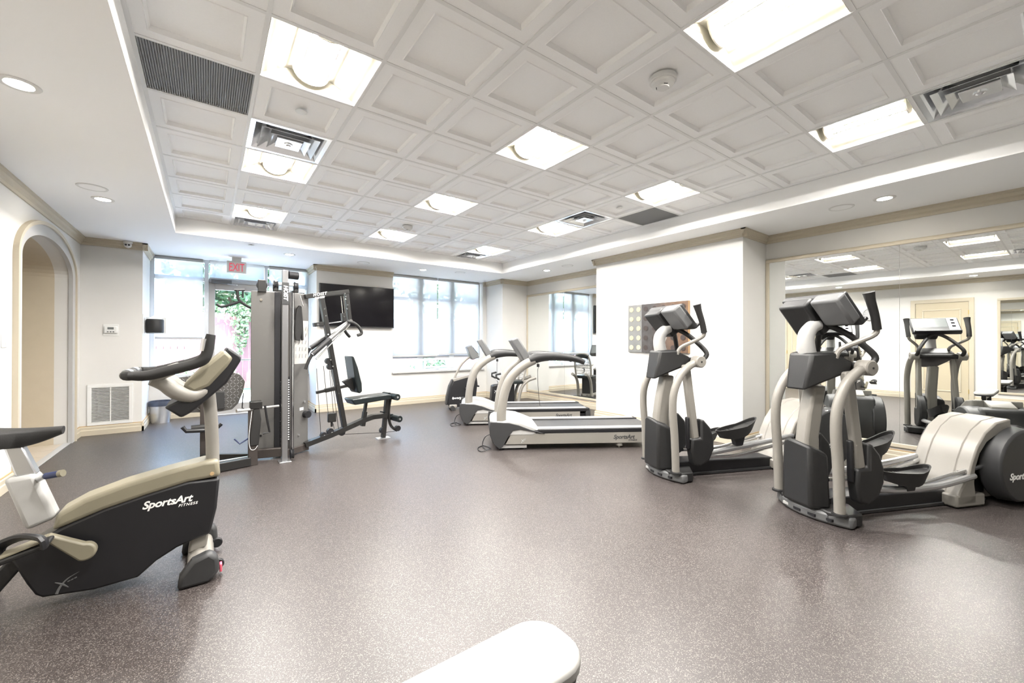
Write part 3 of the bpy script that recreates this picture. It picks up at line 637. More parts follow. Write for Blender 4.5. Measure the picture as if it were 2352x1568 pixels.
# punched metal wall art
def art_gradient():
    m = bpy.data.materials.new('art_gradient'); m.use_nodes = True; N = m.node_tree.nodes; L = m.node_tree.links; b = N['Principled BSDF']
    tc = N.new('ShaderNodeTexCoord'); sx = N.new('ShaderNodeSeparateXYZ'); mr = N.new('ShaderNodeMapRange'); nz = N.new('ShaderNodeTexNoise'); nz.inputs['Scale'].default_value = 9; nz.inputs['Detail'].default_value = 6
    mr.inputs['From Min'].default_value = 0.60; mr.inputs['From Max'].default_value = 0.20
    mx = N.new('ShaderNodeMix'); mx.data_type = 'RGBA'; mx.inputs[6].default_value = (0.10, 0.093, 0.093, 1); mx.inputs[7].default_value = (0.19, 0.115, 0.075, 1)
    m2 = N.new('ShaderNodeMix'); m2.data_type = 'RGBA'; m2.blend_type = 'MULTIPLY'; m2.inputs[0].default_value = 0.7
    L.new(tc.outputs['Object'], sx.inputs[0]); L.new(sx.outputs['Y'], mr.inputs['Value']); L.new(mr.outputs[0], mx.inputs[0]); L.new(tc.outputs['Object'], nz.inputs['Vector'])
    L.new(mx.outputs[2], m2.inputs[6]); L.new(nz.outputs['Fac'], m2.inputs[7]); L.new(m2.outputs[2], b.inputs['Base Color'])
    b.inputs['Roughness'].default_value = 0.4; b.inputs['Metallic'].default_value = 0.3; MATS['art_gradient'] = m
art_gradient()
ay0, ay1, az0, az1 = 0.787, 1.855, 1.205, 1.972
t = thing('wall_art', 'two tone metal wall panel with rows of round punched holes', 'wall art', (6.0, ay0, az0)); AW, AH, sp = ay1-ay0, az1-az0, 1.583-ay0
obj('bronze_panel', MB().box(-0.045, 0, 0, -0.002, sp, AH), 'art_gradient', t, 0.003)
obj('edge_band', MB().box(-0.045, -0.004, 0, -0.002, 0.0, AH), 'art_edge', t)
sv = obj('silver_panel', MB().box(-0.030, sp, 0, -0.002, AW, AH), 'art_silver', t, 0.003)
cup = MB().lathe([(0.040, -0.052), (0.036, -0.052), (0.034, -0.046), (0.001, -0.0455)], n=18, axis='x').mesh('punched_ring'); cup.materials.append(MATS['art_dark'])
dot = MB().lathe([(0.040, -0.034), (0.038, -0.036), (0.001, -0.036)], n=18, axis='x').mesh('cream_disc'); dot.materials.append(MATS['art_cream'])
for r in range(5):
    z = AH*(r+0.5)/5
    for k in range(5): o = bpy.data.objects.new('punched_ring', cup); link(o, t); o.location = (0, sp*(k+0.5)/5, z)
    for k in range(2): o = bpy.data.objects.new('cream_disc', dot); link(o, t); o.location = (0, sp+(AW-sp)*(k+0.5)/2, z)

# clock, notice, seen in the mirror
t = thing('wall_clock', 'round white wall clock between the two panelled doors', 'clock', (XL, 0.62, 2.12))
obj('rim', MB().lathe([(0.16, 0.0), (0.165, 0.03), (0.15, 0.04), (0.145, 0.03)], axis='x', n=32), 'steel', t)
f = obj('dial', MB().lathe([(0.147, 0.0), (0.147, 0.028), (0.001, 0.0285)], axis='x', n=32), 'print_white', t)
for k in range(12):
    o = obj('hour_mark', MB().box(0.028, -0.004, 0.112, 0.030, 0.004, 0.135), 'print_dark', f, ang=0); o.rotation_euler = (k*math.pi/6, 0, 0)
obj('hour_hand', MB().box(0.030, -0.005, -0.01, 0.032, 0.005, 0.085), 'print_dark', t).rotation_euler = (math.radians(-15), 0, 0)
obj('minute_hand', MB().box(0.032, -0.003, -0.015, 0.034, 0.003, 0.12), 'print_dark', t).rotation_euler = (math.radians(10), 0, 0)
t = thing('wall_notice', 'white printed notice on wall below the clock', 'notice', (XL, 0.60, 1.37))
obj('sheet', MB().box(0, -0.20, -0.13, 0.004, 0.20, 0.13), 'poster', t)
for k, wd_ in enumerate((0.16, 0.13, 0.10)): obj('text_line', MB().box(0.004, -wd_, 0.055-k*0.06, 0.0045, wd_, 0.065-k*0.06), 'print_silver', t, ang=0)
# ------------------------------------------------------------------ garden beyond the glass
struct('ground_patio', MB().box(-14, 7.05, -0.25, 22, 11.2, -0.06), 'patio', ang=0)
struct('ground_lawn', MB().box(-30, 11.2, -0.25, 40, 40, -0.05), 'lawn', ang=0)
def fence(name, label, x0, x1, y, h, gap, rails=True):
    t = thing(name, label, 'fence', (x0, y, -0.05)); n = int((x1-x0)/0.15)
    bm_ = MB().box(0, -0.01, 0.05, 0.15-gap, 0.01, h).mesh('board', 0); bm_.materials.append(MATS['fence'])
    for i in range(n): o = bpy.data.objects.new('board', bm_); link(o, t); o.location = (i*0.15, 0, 0)
    for z in (0.3, h-0.3): obj('rail', MB().box(0, 0.01, z-0.045, x1-x0, 0.05, z+0.045), 'fence', t, ang=0)
    k = int((x1-x0)/2.4)
    for i in range(k+1): obj('post', MB().box(i*2.4-0.05, 0.01, 0, i*2.4+0.05, 0.11, h+0.08), 'fence', t, 0.005)
fence('board_fence', 'maroon garden fence with gaps between upright boards', -6.0, -0.1, 12.3, 1.55, 0.018)
fence('board_fence', 'tall maroon close boarded garden fence seen through glass door', 0.0, 11.0, 12.0, 2.25, 0.003)
rnd = random.Random(4)
def leaves(n, rad, size, seed, hollow=0.55):
    r = random.Random(seed); m = MB()
    for _ in range(n):
        while True:
            p = Vector((r.uniform(-1, 1), r.uniform(-1, 1), r.uniform(-1, 1)))
            if hollow < p.length < 1: break
        p = Vector((p.x*rad[0], p.y*rad[1], p.z*rad[2])); k = 1+0.25*math.sin(p.x*5+seed)*math.cos(p.y*4); p *= k
        a = Vector((r.gauss(0, 1), r.gauss(0, 1), r.gauss(0, 1))).normalized(); b = a.cross(Vector((r.gauss(0, 1), r.gauss(0, 1), r.gauss(0, 1)))).normalized(); s = size*r.uniform(0.6, 1.3)
        m.add([p-a*s, p+b*s*0.5, p+a*s, p-b*s*0.5], [(0, 1, 2, 3)])
    return m
def tree(x, y, h, rad, label, lm, seed, n=2600):
    t = thing('garden_tree', label, 'tree', (x, y, -0.05))
    obj('trunk', MB().tube([(0, 0, 0), (0.06, 0.02, h*0.45), (-0.05, 0, h*0.8)], [0.16, 0.12, 0.05], 8, smooth=3), 'bark', t)
    o = obj('crown', leaves(n, rad, 0.16, seed), lm, t, ang=0); o.location = (0, 0, h)
tree(-3.0, 14.8, 4.6, (2.0, 1.6, 1.9), 'leafy green tree behind fence, seen through the tall blind', 'leaf_dark', 1)
tree(1.0, 14.4, 4.0, (1.7, 1.4, 1.8), 'leafy green tree behind fence, seen through glass door', 'leaf_dark', 2)
tree(5.4, 15.6, 4.9, (1.9, 1.5, 2.0), 'pale leafy tree behind tall fence, right of glass door', 'leaf_light', 3)
tree(9.8, 15.2, 4.2, (2.2, 1.6, 1.9), 'leafy tree behind fence, seen through the wide window', 'leaf_dark', 5)
tree(-8.6, 17.5, 5.0, (2.4, 1.6, 2.3), 'leafy tree standing farthest along the gapped fence', 'leaf_light', 6, 1800)
def bush(x, y, rad, label, lm, seed, n=900):
    t = thing('garden_shrub', label, 'shrub', (x, y, -0.05))
    obj('stem', MB().tube([(0, 0, 0), (0.02, 0, rad[2]*0.9)], [0.03, 0.015], 6), 'bark', t)
    o = obj('foliage', leaves(n, rad, 0.07, seed, 0.3), lm, t, ang=0); o.location = (0, 0, rad[2]*0.95)
bush(-1.6, 11.5, (0.9, 0.4, 0.38), 'low green shrub in front of the gapped fence', 'leaf_light', 11)
bush(0.35, 11.45, (0.75, 0.4, 0.36), 'low green shrub at the meeting of two fences', 'leaf_light', 12)
bush(2.5, 11.4, (0.7, 0.4, 0.42), 'low green shrub before tall fence right of glass door', 'leaf_light', 13)
bush(6.6, 10.6, (0.9, 0.45, 0.50), 'low garden shrub seen under blind beside the television', 'leaf_dark', 14)
bush(9.6, 10.8, (0.9, 0.45, 0.50), 'low garden shrub seen under blind beside corner column', 'leaf_dark', 15)
t = thing('climbing_ivy', 'pale ivy hanging over the top of the tall fence', 'ivy', (1.0, 11.80, 0.0))
o = obj('foliage', leaves(900, (1.5, 0.11, 0.22), 0.07, 21, 0.0), 'leaf_light', t, ang=0); o.location = (0.6, 0, 2.25)
o = obj('trailing_stem', leaves(320, (0.22, 0.10, 0.75), 0.07, 22, 0.0), 'leaf_light', t, ang=0); o.location = (0.15, -0.05, 1.7)
o = obj('trailing_stem', leaves(320, (0.25, 0.10, 0.95), 0.07, 23, 0.0), 'leaf_light', t, ang=0); o.location = (1.35, -0.05, 1.5)
t = thing('patio_lounger', 'dark outdoor chair under the window blind beside corner column', 'chair', (8.0, 9.2, -0.06), 0.4)
obj('seat', MB().box(-0.3, -0.3, 0.36, 0.3, 0.3, 0.42), 'cabinet_outside', t, 0.02); obj('backrest', MB().prism([(0.26, 0.4), (0.32, 0.4), (0.46, 1.05), (0.40, 1.07)], -0.3, 0.3, 'y'), 'navy', t, 0.02)
for sx in (-1, 1):
    for sy in (-1, 1): obj('leg', MB().rod((sx*0.26, sy*0.26, 0), (sx*0.26, sy*0.26, 0.38), 0.018), 'black', t)
# ------------------------------------------------------------------ machines
def put(fr, name, label, cat, group=None): return thing(name, label, cat, fr.o, fr.a, group)
def brand(parent, loc, xdir, updir, size, m):
    """the maker's two-line name"""
    X = Vector(xdir).normalized(); Y = Vector(updir).normalized(); L = Vector(loc)
    lettering('brand_lettering', 'SportsArt', size, m, parent, L, xdir, updir, shear=0.28, bold=size*0.028, space=0.95)
    lettering('brand_lettering', 'FITNESS', size*0.36, m, parent, L + X*size*2.75 - Y*size*0.40, xdir, updir, shear=0.28, bold=size*0.008, space=1.25)
def swoosh(parent, loc, xdir, updir, s, m):
    """the small crossed-arc emblem"""
    X = Vector(xdir).normalized(); Y = Vector(updir).normalized(); N = X.cross(Y)
    P = lambda a, b: Vector(loc) + X*a*s + Y*b*s + N*0.001
    k = MB().tube([P(-0.45, -0.75), P(-0.25, -0.25), P(0.2, 0.25), P(0.9, 0.55)], [0.10*s, 0.08*s, 0.05*s, 0.01*s], 6, smooth=4, flat=0.3)
    obj('emblem', k, m, parent); k = MB().tube([P(-0.55, 0.25), P(-0.1, -0.1), P(0.25, -0.5)], [0.03*s, 0.09*s, 0.03*s], 6, smooth=3, flat=0.3); obj('emblem', k, m, parent)
    k = MB()
    for i in range(3): k.bar(P(0.2+0.2*i, 0.0+0.05*i), P(0.34+0.2*i, 0.04+0.05*i), 0.11*s, 0.004)
    obj('emblem', k, m, parent, kind='stuff')

# ---- treadmill (u: front to rear, w: near side to far side)
def make_treadmill(fr, label, group):
    t = put(fr, 'treadmill', label, 'treadmill', group)
    W = 0.84; q = fr.t
    def pts(L, w=0.0): return [q(x, y, w) for x, y in L]
    # side valance panels
    panel = pts([(1161, 1021), (1178, 990), (1240, 996), (1482, 990), (1482, 1016)])
    shell = pts([(1126, 969), (1124, 985), (1125, 1000), (1134, 1020), (1147, 1031), (1156, 1024), (1166, 1005), (1178, 989), (1195, 986), (1223, 991), (1252, 996), (1240, 992), (1217, 986), (1191, 976), (1169, 971)])
    for w0, w1, near in ((0.0, 0.035, True), (W-0.035, W, False)):
        p = obj('side_panel', MB().prism(panel, w0+0.004, w1-0.004, 'y'), 'machine_light', t, 0.004)
        if near:
            a = panel[3]
            brand(p, (a[0]-0.42, 0.003, 0.125), (1, 0, 0), (0, 0, 1), 0.072, 'print_dark')
            swoosh(p, (0.27, 0.003, 0.125), (1, 0, 0), (0, 0, 1), 0.045, 'print_silver')
        obj('front_shell', MB().prism(shell, w0-(0.012 if near else -0.012), w1+(0.0 if near else 0.012), 'y'), 'dark_grey', t, 0.008)
    L = 2.02
    obj('frame', MB().box(0.12, 0.05, 0.07, L-0.03, W-0.05, 0.17), 'black', t, ang=0)
    for w0 in (0.0, W-0.14):
        obj('side_rail', MB().box(0.40, w0, 0.205, L, w0+0.14, 0.262), 'black', t, 0.012)
        obj('foot_strip', MB().box(0.42, w0+0.012, 0.255, L-0.06, w0+0.128, 0.270), 'machine_white', t, 0.004)
    obj('belt', MB().box(0.36, 0.14, 0.19, L+0.01, W-0.14, 0.248), 'belt', t, 0.02)
    obj('rear_cap', MB().box(L-0.07, 0.0, 0.09, L+0.02, W, 0.235), 'dark_grey', t, 0.02)
    hood = [(-0.14, 0.27), (-0.12, 0.33), (-0.04, 0.365), (0.10, 0.375), (0.24, 0.355), (0.36, 0.31), (0.46, 0.268), (0.50, 0.235), (0.40, 0.18), (-0.10, 0.18)]
    obj('motor_hood', MB().prism(hood, 0.0, W, 'y'), 'machine_white', t, 0.02)
    obj('front_cover', MB().prism([(-0.13, 0.29), (-0.15, 0.20), (-0.11, 0.08), (0.0, 0.05), (0.05, 0.25)], 0.02, W-0.02, 'y'), 'dark_grey', t, 0.015)
    for w in (0.07, W-0.07):
        C = [(-0.0, 0.33), (0.0, 0.48), (0.03, 0.68), (0.09, 0.86), (0.18, 0.98), (0.30, 1.075), (0.42, 1.135)]
        u = obj('upright', MB().tube([(x, w, z) for x, z in C], [0.062, 0.060, 0.059, 0.058, 0.057, 0.057, 0.056], 14, smooth=5), 'machine_light', t)
        obj('base_collar', MB().lathe([(0.068, 0.33), (0.068, 0.352), (0.06, 0.355)], (0, w, 0), n=20), 'charcoal', u)
        Hn = [(0.36, 1.125), (0.46, 1.165), (0.62, 1.18), (0.80, 1.17), (0.96, 1.145), (1.07, 1.10)]
        h = obj('hand_rail', MB().tube([(x, w, z) for x, z in Hn], [0.058, 0.066, 0.056, 0.048, 0.040, 0.030], 14, smooth=4), 'charcoal', t)
    obj('cross_bar', MB().tube([(0.40, 0.07, 1.14), (0.44, 0.25, 1.15), (0.44, W-0.25, 1.15), (0.40, W-0.07, 1.14)], 0.035, 12, smooth=3), 'charcoal', t)
    cons = [(0.125, 1.39), (0.215, 1.425), (0.385, 1.165), (0.30, 1.10)]
    cn = obj('console', MB().prism(cons, 0.12, W-0.12, 'y'), 'console_grey', t, 0.018)
    d = Vector((0.17, 0, -0.26)).normalized(); nn = Vector((0.26, 0, 0.17)).normalized()
    def on_face(s, w, dz): p = Vector((0.215, w, 1.425)) + d*s + nn*dz; return p
    sc_ = MB().add([on_face(0.03, 0.20, 0.002), on_face(0.03, W-0.20, 0.002), on_face(0.17, W-0.20, 0.002), on_face(0.17, 0.20, 0.002)], [(0, 1, 2, 3)])
    obj('display', sc_, 'screen_grey', cn, ang=0)
    for k in range(5):
        w = 0.24+k*0.09; b = MB().add([on_face(0.20, w, 0.003), on_face(0.20, w+0.05, 0.003), on_face(0.24, w+0.05, 0.003), on_face(0.24, w, 0.003)], [(0, 1, 2, 3)]); obj('button', b, 'print_white', cn, ang=0)
    obj('safety_cord', MB().tube([(0.46, 0.06, 1.11), (0.47, 0.05, 1.05), (0.46, 0.05, 0.98), (0.47, 0.05, 0.72), (0.49, 0.05, 0.55)], 0.003, 6, smooth=3), 'black', t)
    obj('safety_clip', MB().box(0.448, 0.038, 1.045, 0.482, 0.062, 1.085), 'black', t, 0.004)
    for w in (0.06, W-0.06):
        obj('lift_bar', MB().box(-0.02, w-0.035, 0.022, 0.32, w+0.035, 0.062), 'machine_white', t, 0.006)
        obj('front_wheel', MB().lathe([(0.022, -0.02), (0.026, -0.014), (0.026, 0.014), (0.022, 0.02)], (0.0, w, 0.026), 'y', 16), 'black', t)
        r = obj('rear_foot', MB().lathe([(0.012, 0.0), (0.012, 0.025), (0.045, 0.03), (0.045, 0.075)], (1.53, w, 0.0), n=16), 'machine_light', t)
        obj('lift_foot', MB().lathe([(0.02, 0.0), (0.02, 0.03)], (0.29, w, 0.0), n=12), 'black', t)
    obj('power_cord', MB().tube([(-0.11, 0.25, 0.16), (-0.20, 0.22, 0.13), (-0.24, 0.20, 0.03), (-0.20, 0.05, 0.008), (-0.14, 0.10, 0.008), (-0.22, 0.24, 0.008), (-0.30, 0.12, 0.008), (-0.26, -0.04, 0.008), (-0.13, 0.02, 0.02)], 0.006, 6, smooth=5), 'black', t)
    return t
TF = Frame((3.33, 1.74), -31.8)
tm1 = make_treadmill(TF, 'grey treadmill nearer the elliptical trainers, punched metal art behind it', 'treadmills')
tm2o = on_z(1078, 977)
dup(tm1, (3.79, 3.33, 0), math.radians(-31.0), 'grey treadmill standing between another treadmill and the exercise bikes')

# ---- elliptical trainer
def make_elliptical(fr, label, group, stride):
    t = put(fr, 'elliptical_trainer', label, 'elliptical', group)
    # nose bumper and base
    n = MB(); A = []; B = []
    for i in range(17):
        k = -1+i/8; A.append((-0.045+0.12*k*k, 0.325*k)); B.append((0.05+0.10*k*k, 0.30*k))
    n.prism(A+B[::-1], 0.004, 0.085, 'z'); bp_ = obj('front_bumper', n, 'console_grey', t, 0.018)
    for k in (-0.62, -0.30, 0.05, 0.40): obj('bumper_slot', MB().box(-0.050+0.12*k*k, 0.325*k-0.03, 0.03, -0.03+0.12*k*k, 0.325*k+0.03, 0.05), 'machine_white' if k == 0.40 else 'black', bp_, ang=0)
    obj('base_plate', MB().prism([(0.0, -0.20), (0.06, -0.30), (0.20, -0.30), (0.30, -0.12), (0.30, 0.12), (0.20, 0.30), (0.06, 0.30), (0.0, 0.20)], 0.01, 0.10, 'z'), 'charcoal', t, 0.012)
    obj('base_rail', MB().prism([(0.15, 0.02), (1.75, 0.02), (1.75, 0.10), (1.2, 0.13), (0.15, 0.15)], -0.10, 0.10, 'y'), 'black', t, 0.012)
    obj('rail_skirt', MB().box(0.25, -0.115, 0.004, 1.78, 0.115, 0.03), 'dark_grey', t, 0.004)
    for s in (-1, 1):
        P = [(0.035, s*0.262, 0.095), (0.02, s*0.262, 0.45), (0.0, s*0.262, 0.70), (0.015, s*0.262, 0.88), (0.09, s*0.26, 1.04), (0.19, s*0.258, 1.13), (0.28, s*0.255, 1.165)]
        o = obj('side_pole', MB().tube(P, 0.036, 14, smooth=5), 'machine_light', t)
        obj('pole_collar', MB().lathe([(0.052, 0.09), (0.052, 0.105), (0.04, 0.11)], (0.035, s*0.262, 0), n=18), 'charcoal', o)
        obj('end_cap', MB().lathe([(0.052, s*0.205), (0.058, s*0.21), (0.058, s*0.297), (0.05, s*0.305), (0.001, s*0.306)], (0.29, 0, 1.17), 'y', 22), 'machine_light', t)
        obj('cap_screw', MB().lathe([(0.008, s*0.306), (0.008, s*0.309)], (0.29, 0, 1.17), 'y', 10), 'black', t)
        # swing arm and boot
        obj('swing_arm', MB().bar((0.195, s*0.185, 1.14), (0.29, s*0.20, 0.40), 0.055, 0.080, up=(1, 0, 0)), 'machine_light', t, 0.014)
        boot = [(0.235, 0.41), (0.335, 0.41), (0.335, 0.60), (0.375, 0.585), (0.445, 0.51), (0.485, 0.40), (0.485, 0.29), (0.43, 0.18), (0.33, 0.13), (0.25, 0.15), (0.225, 0.29)]
        obj('arm_boot', MB().prism(boot, s*0.20-0.045, s*0.20+0.045, 'y'), 'charcoal', t, 0.02)
        obj('arm_slot', MB().bar((0.205, s*0.20, 0.62), (0.215, s*0.20, 0.30), 0.045, 0.03, up=(1, 0, 0)), 'black', t, 0.012)
        # pedal, its arm and chrome track
        dz, du, sl = stride[0 if s < 0 else 1]
        ar_ = obj('pedal_arm', MB().tube([(0.40, s*0.20, 0.24), (0.70, s*0.20, 0.25+dz*0.6), (1.10, s*0.20, 0.28+dz), (1.50, s*0.19, 0.33+dz)], [0.028, 0.028, 0.026, 0.026], 10, smooth=4), 'steel', t)
        ped = MB(); out = arc(0.80+du, 0, 0.24, 0.085, 0, 360, 24)[:-1]; inn = arc(0.80+du, 0, 0.225, 0.072, 0, 360, 24)[:-1]
        def zz(x): return 0.40+dz+sl*(x-0.62-du)+0.05*max(0, (x-0.88-du)/0.16)
        v = [(x, s*0.20+y, zz(x)-0.075*(1-((x-0.80-du)/0.30)**2)) for x, y in [(0.80+du+(x-0.80-du)*0.8, y*0.75) for x, y in out]]
        v += [(x, s*0.20+y, zz(x)+0.035) for x, y in out] + [(x, s*0.20+y, zz(x)+0.035) for x, y in inn] + [(x, s*0.20+y, zz(x)+0.005) for x, y in inn]
        k = 24; f = [tuple(range(k)), tuple(range(4*k-1, 3*k-1, -1))]
        for a in (0, k, 2*k): f += [(a+i, a+(i+1) % k, a+k+(i+1) % k, a+k+i) for i in range(k)]
        ped.add(v, f); po = obj('pedal', ped, 'black_soft', t)
        for i in range(7):
            x = 0.66+du+i*0.047; hw = 0.06*math.sqrt(max(0.05, 1-((x-0.80-du)/0.24)**2)); obj('tread_rib', MB().box(x-0.006, s*0.20-hw, zz(x), x+0.006, s*0.20+hw, zz(x)+0.012), 'charcoal', po, ang=0)
        obj('pedal_bracket', MB().prism([(0.78+du, 0.27+dz), (0.86+du, 0.27+dz), (0.90+du, 0.40+dz), (0.74+du, 0.39+dz)], s*0.20-0.03, s*0.20+0.03, 'y'), 'black', t, 0.006)
        obj('guide_track', MB().tube([(0.40, s*0.14, 0.20), (0.80, s*0.15, 0.19), (1.20, s*0.16, 0.25), (1.62, s*0.17, 0.33)], 0.020, 10, smooth=4), 'chrome', t)
        # rear side disc
        disc = arc(1.93, 0.335, 0.32, 0.32, 0, 360, 36)[:-1]; disc = [(x, max(z, 0.03)) for x, z in disc]
        od = obj('drive_cover', MB().prism(disc, s*0.15, s*0.29, 'y', top=[(1.93+(x-1.93)*0.94, 0.335+(z-0.335)*0.94) for x, z in disc]), 'dark_grey', t, 0.015)
        gap = [(1.52, 0.08), (1.50, 0.20), (1.51, 0.32), (1.56, 0.44), (1.64, 0.53), (1.73, 0.575), (1.84, 0.58), (1.78, 0.46), (1.75, 0.32), (1.76, 0.08)]
        obj('crank_plate', MB().prism(gap, s*0.105, s*0.112, 'y'), 'black', t, ang=0)           # at the bottom of a real slot in the hood
        ck = [(1.30, 0.03), (1.34, 0.14), (1.42, 0.24), (1.47, 0.38), (1.53, 0.50), (1.62, 0.61), (1.75, 0.69), (1.92, 0.715), (1.92, 0.58)]+gap[6::-1]+[(1.52, 0.03)]
        obj('hood_cheek', MB().prism(ck, s*0.10, s*0.20, 'y'), 'machine_light', t, 0.012)
        if s < 0: brand(od, (1.72, -0.293, 0.24), (1, 0, 0), (0, 0, 1), 0.075, 'print_white')
        # moving handle
        o = obj('moving_handle', MB().tube([(0.12, s*0.16, 1.24), (0.15, s*0.18, 1.31), (0.24, s*0.25, 1.37), (0.30, s*0.31, 1.42), (0.305, s*0.32, 1.47)], 0.019, 10, smooth=4), 'machine_light', t)
        obj('grip', MB().tube([(0.305, s*0.32, 1.455), (0.28, s*0.325, 1.55), (0.24, s*0.325, 1.66), (0.22, s*0.325, 1.725)], [0.028, 0.027, 0.030, 0.038], 12, smooth=3), 'black_soft', t)
    # mast, shield, head casting
    obj('mast', MB().prism([(-0.02, 0.10), (0.12, 0.10), (0.10, 0.62), (0.13, 0.80), (0.17, 1.02), (0.05, 1.02), (0.0, 0.80), (-0.03, 0.60)], -0.055, 0.055, 'y'), 'machine_light', t, 0.022)
    sh = [(-0.09, 0.10), (-0.095, 0.58), (0.02, 0.60), (0.10, 0.53), (0.14, 0.30), (0.14, 0.10)]
    obj('mast_shield', MB().prism([(y, z) for y, z in ((-0.13, 0.09), (-0.12, 0.57), (0.08, 0.60), (0.12, 0.57), (0.13, 0.09))], -0.075, 0.075, 'x', top=[(y, z) for y, z in ((-0.17, 0.09), (-0.15, 0.50), (-0.05, 0.53), (0.15, 0.50), (0.17, 0.09))]), 'charcoal', t, 0.025)
    hd = MB()
    top = [(-0.03, -0.10), (0.10, -0.175), (0.25, -0.205), (0.25, 0.205), (0.10, 0.175), (-0.03, 0.10)]
    zt = [1.275, 1.285, 1.21, 1.21, 1.285, 1.275]; zb = [0.985, 1.06, 1.13, 1.13, 1.06, 0.985]
    sb = [(-0.085, -0.085), (0.06, -0.15), (0.23, -0.19), (0.23, 0.19), (0.06, 0.15), (-0.085, 0.085)]
    hd.add([(x, y, z) for (x, y), z in zip(sb, zb)]+[(x, y, z) for (x, y), z in zip(top, zt)], [(5, 4, 1, 0), (4, 3, 2, 1), (6, 7, 10, 11), (7, 8, 9, 10)]+[(i, (i+1) % 6, (i+1) % 6+6, i+6) for i in range(6)])
    obj('head_casting', hd, 'charcoal', t, 0.02)
    obj('cross_bar', MB().rod((0.29, -0.22, 1.17), (0.29, 0.22, 1.17), 0.038), 'black_soft', t)
    obj('hand_rail', MB().tube([(0.31, -0.24, 1.18), (0.38, -0.24, 1.21), (0.395, -0.23, 1.27), (0.31, -0.14, 1.40), (0.24, -0.06, 1.475), (0.22, 0.0, 1.49), (0.24, 0.06, 1.475), (0.31, 0.14, 1.40), (0.395, 0.23, 1.27), (0.38, 0.24, 1.21), (0.31, 0.24, 1.18)], 0.023, 12, smooth=5), 'black_soft', t)
    obj('console_neck', MB().tube([(0.045, 0.0, 1.25), (0.025, 0.0, 1.34), (0.03, 0, 1.42), (0.08, 0, 1.48), (0.14, 0, 1.50)], [0.062, 0.060, 0.057, 0.052, 0.045], 16, smooth=5), 'machine_white', t)
    # console: tilted slab, display to the rear
    b0 = Vector((-0.005, 0, 1.665)); dd = Vector((0.20, 0, -0.235)).normalized(); nn = Vector((0.235, 0, 0.20)).normalized()
    def slab(s0, s1, d0, d1, w0, w1, sub=0.0):
        v = []
        for w in (w0, w1):
            for s_, d_ in ((s0, d0), (s1, d0), (s1, d1), (s0, d1)): p = b0+dd*s_+nn*d_; v.append((p.x, w, p.z))
        return MB().add(v, [(0, 1, 2, 3), (7, 6, 5, 4), (0, 4, 5, 1), (1, 5, 6, 2), (2, 6, 7, 3), (3, 7, 4, 0)])
    cb = obj('console', slab(0.01, 0.30, 0.075, 0.13, -0.265, 0.265), 'dark_grey', t, 0.012)
    obj('console_back', slab(0.0, 0.31, -0.03, 0.08, -0.03, 0.22), 'charcoal', t, 0.02)
    obj('console_housing', slab(-0.005, 0.24, 0.0, 0.10, -0.275, -0.05), 'console_grey', t, 0.02)
    obj('display', slab(0.035, 0.20, 0.129, 0.132, -0.13, 0.22), 'screen_grey', cb, ang=0)
    obj('control_panel', slab(0.03, 0.26, 0.129, 0.131, -0.25, -0.14), 'print_white', cb, ang=0)
    obj('reading_lip', slab(0.285, 0.31, 0.10, 0.17, -0.25, 0.25), 'black', t, 0.006)
    for i in range(3): obj('button', slab(0.05+i*0.06, 0.075+i*0.06, 0.131, 0.134, -0.215, -0.175), 'screen', cb, ang=0)
    # rear hood
    hood = [(1.30, 0.03), (1.34, 0.14), (1.42, 0.24), (1.47, 0.38), (1.53, 0.50), (1.62, 0.61), (1.75, 0.69), (1.92, 0.715), (2.06, 0.66), (2.15, 0.52), (2.18, 0.30), (2.16, 0.03)]
    obj('drive_hood', MB().prism(hood, -0.105, 0.105, 'y'), 'machine_light', t, 0.01)
    obj('hood_foot', MB().box(1.30, -0.20, 0.01, 1.62, 0.20, 0.11), 'machine_light', t, 0.015)
    obj('rear_cover', MB().prism([(2.02, 0.03), (2.02, 0.66), (2.12, 0.63), (2.20, 0.50), (2.23, 0.25), (2.22, 0.03)], -0.20, 0.20, 'y'), 'charcoal', t, 0.03)
    obj('rear_foot', MB().box(2.0, -0.27, 0.0, 2.10, 0.27, 0.05), 'black', t, 0.012)
    return t
EF = Frame((4.08, 0.03), -23.0)
make_elliptical(EF, 'grey and black elliptical trainer in front of the punched metal art', 'elliptical trainers', ((0.04, -0.02, 0.15), (-0.10, -0.12, 0.05)))
make_elliptical(Frame((4.165, -1.235), -24.0), 'grey and black elliptical trainer standing in front of the wall mirror', 'elliptical trainers', ((-0.07, -0.05, -0.06), (0.0, 0.16, 0.20)))
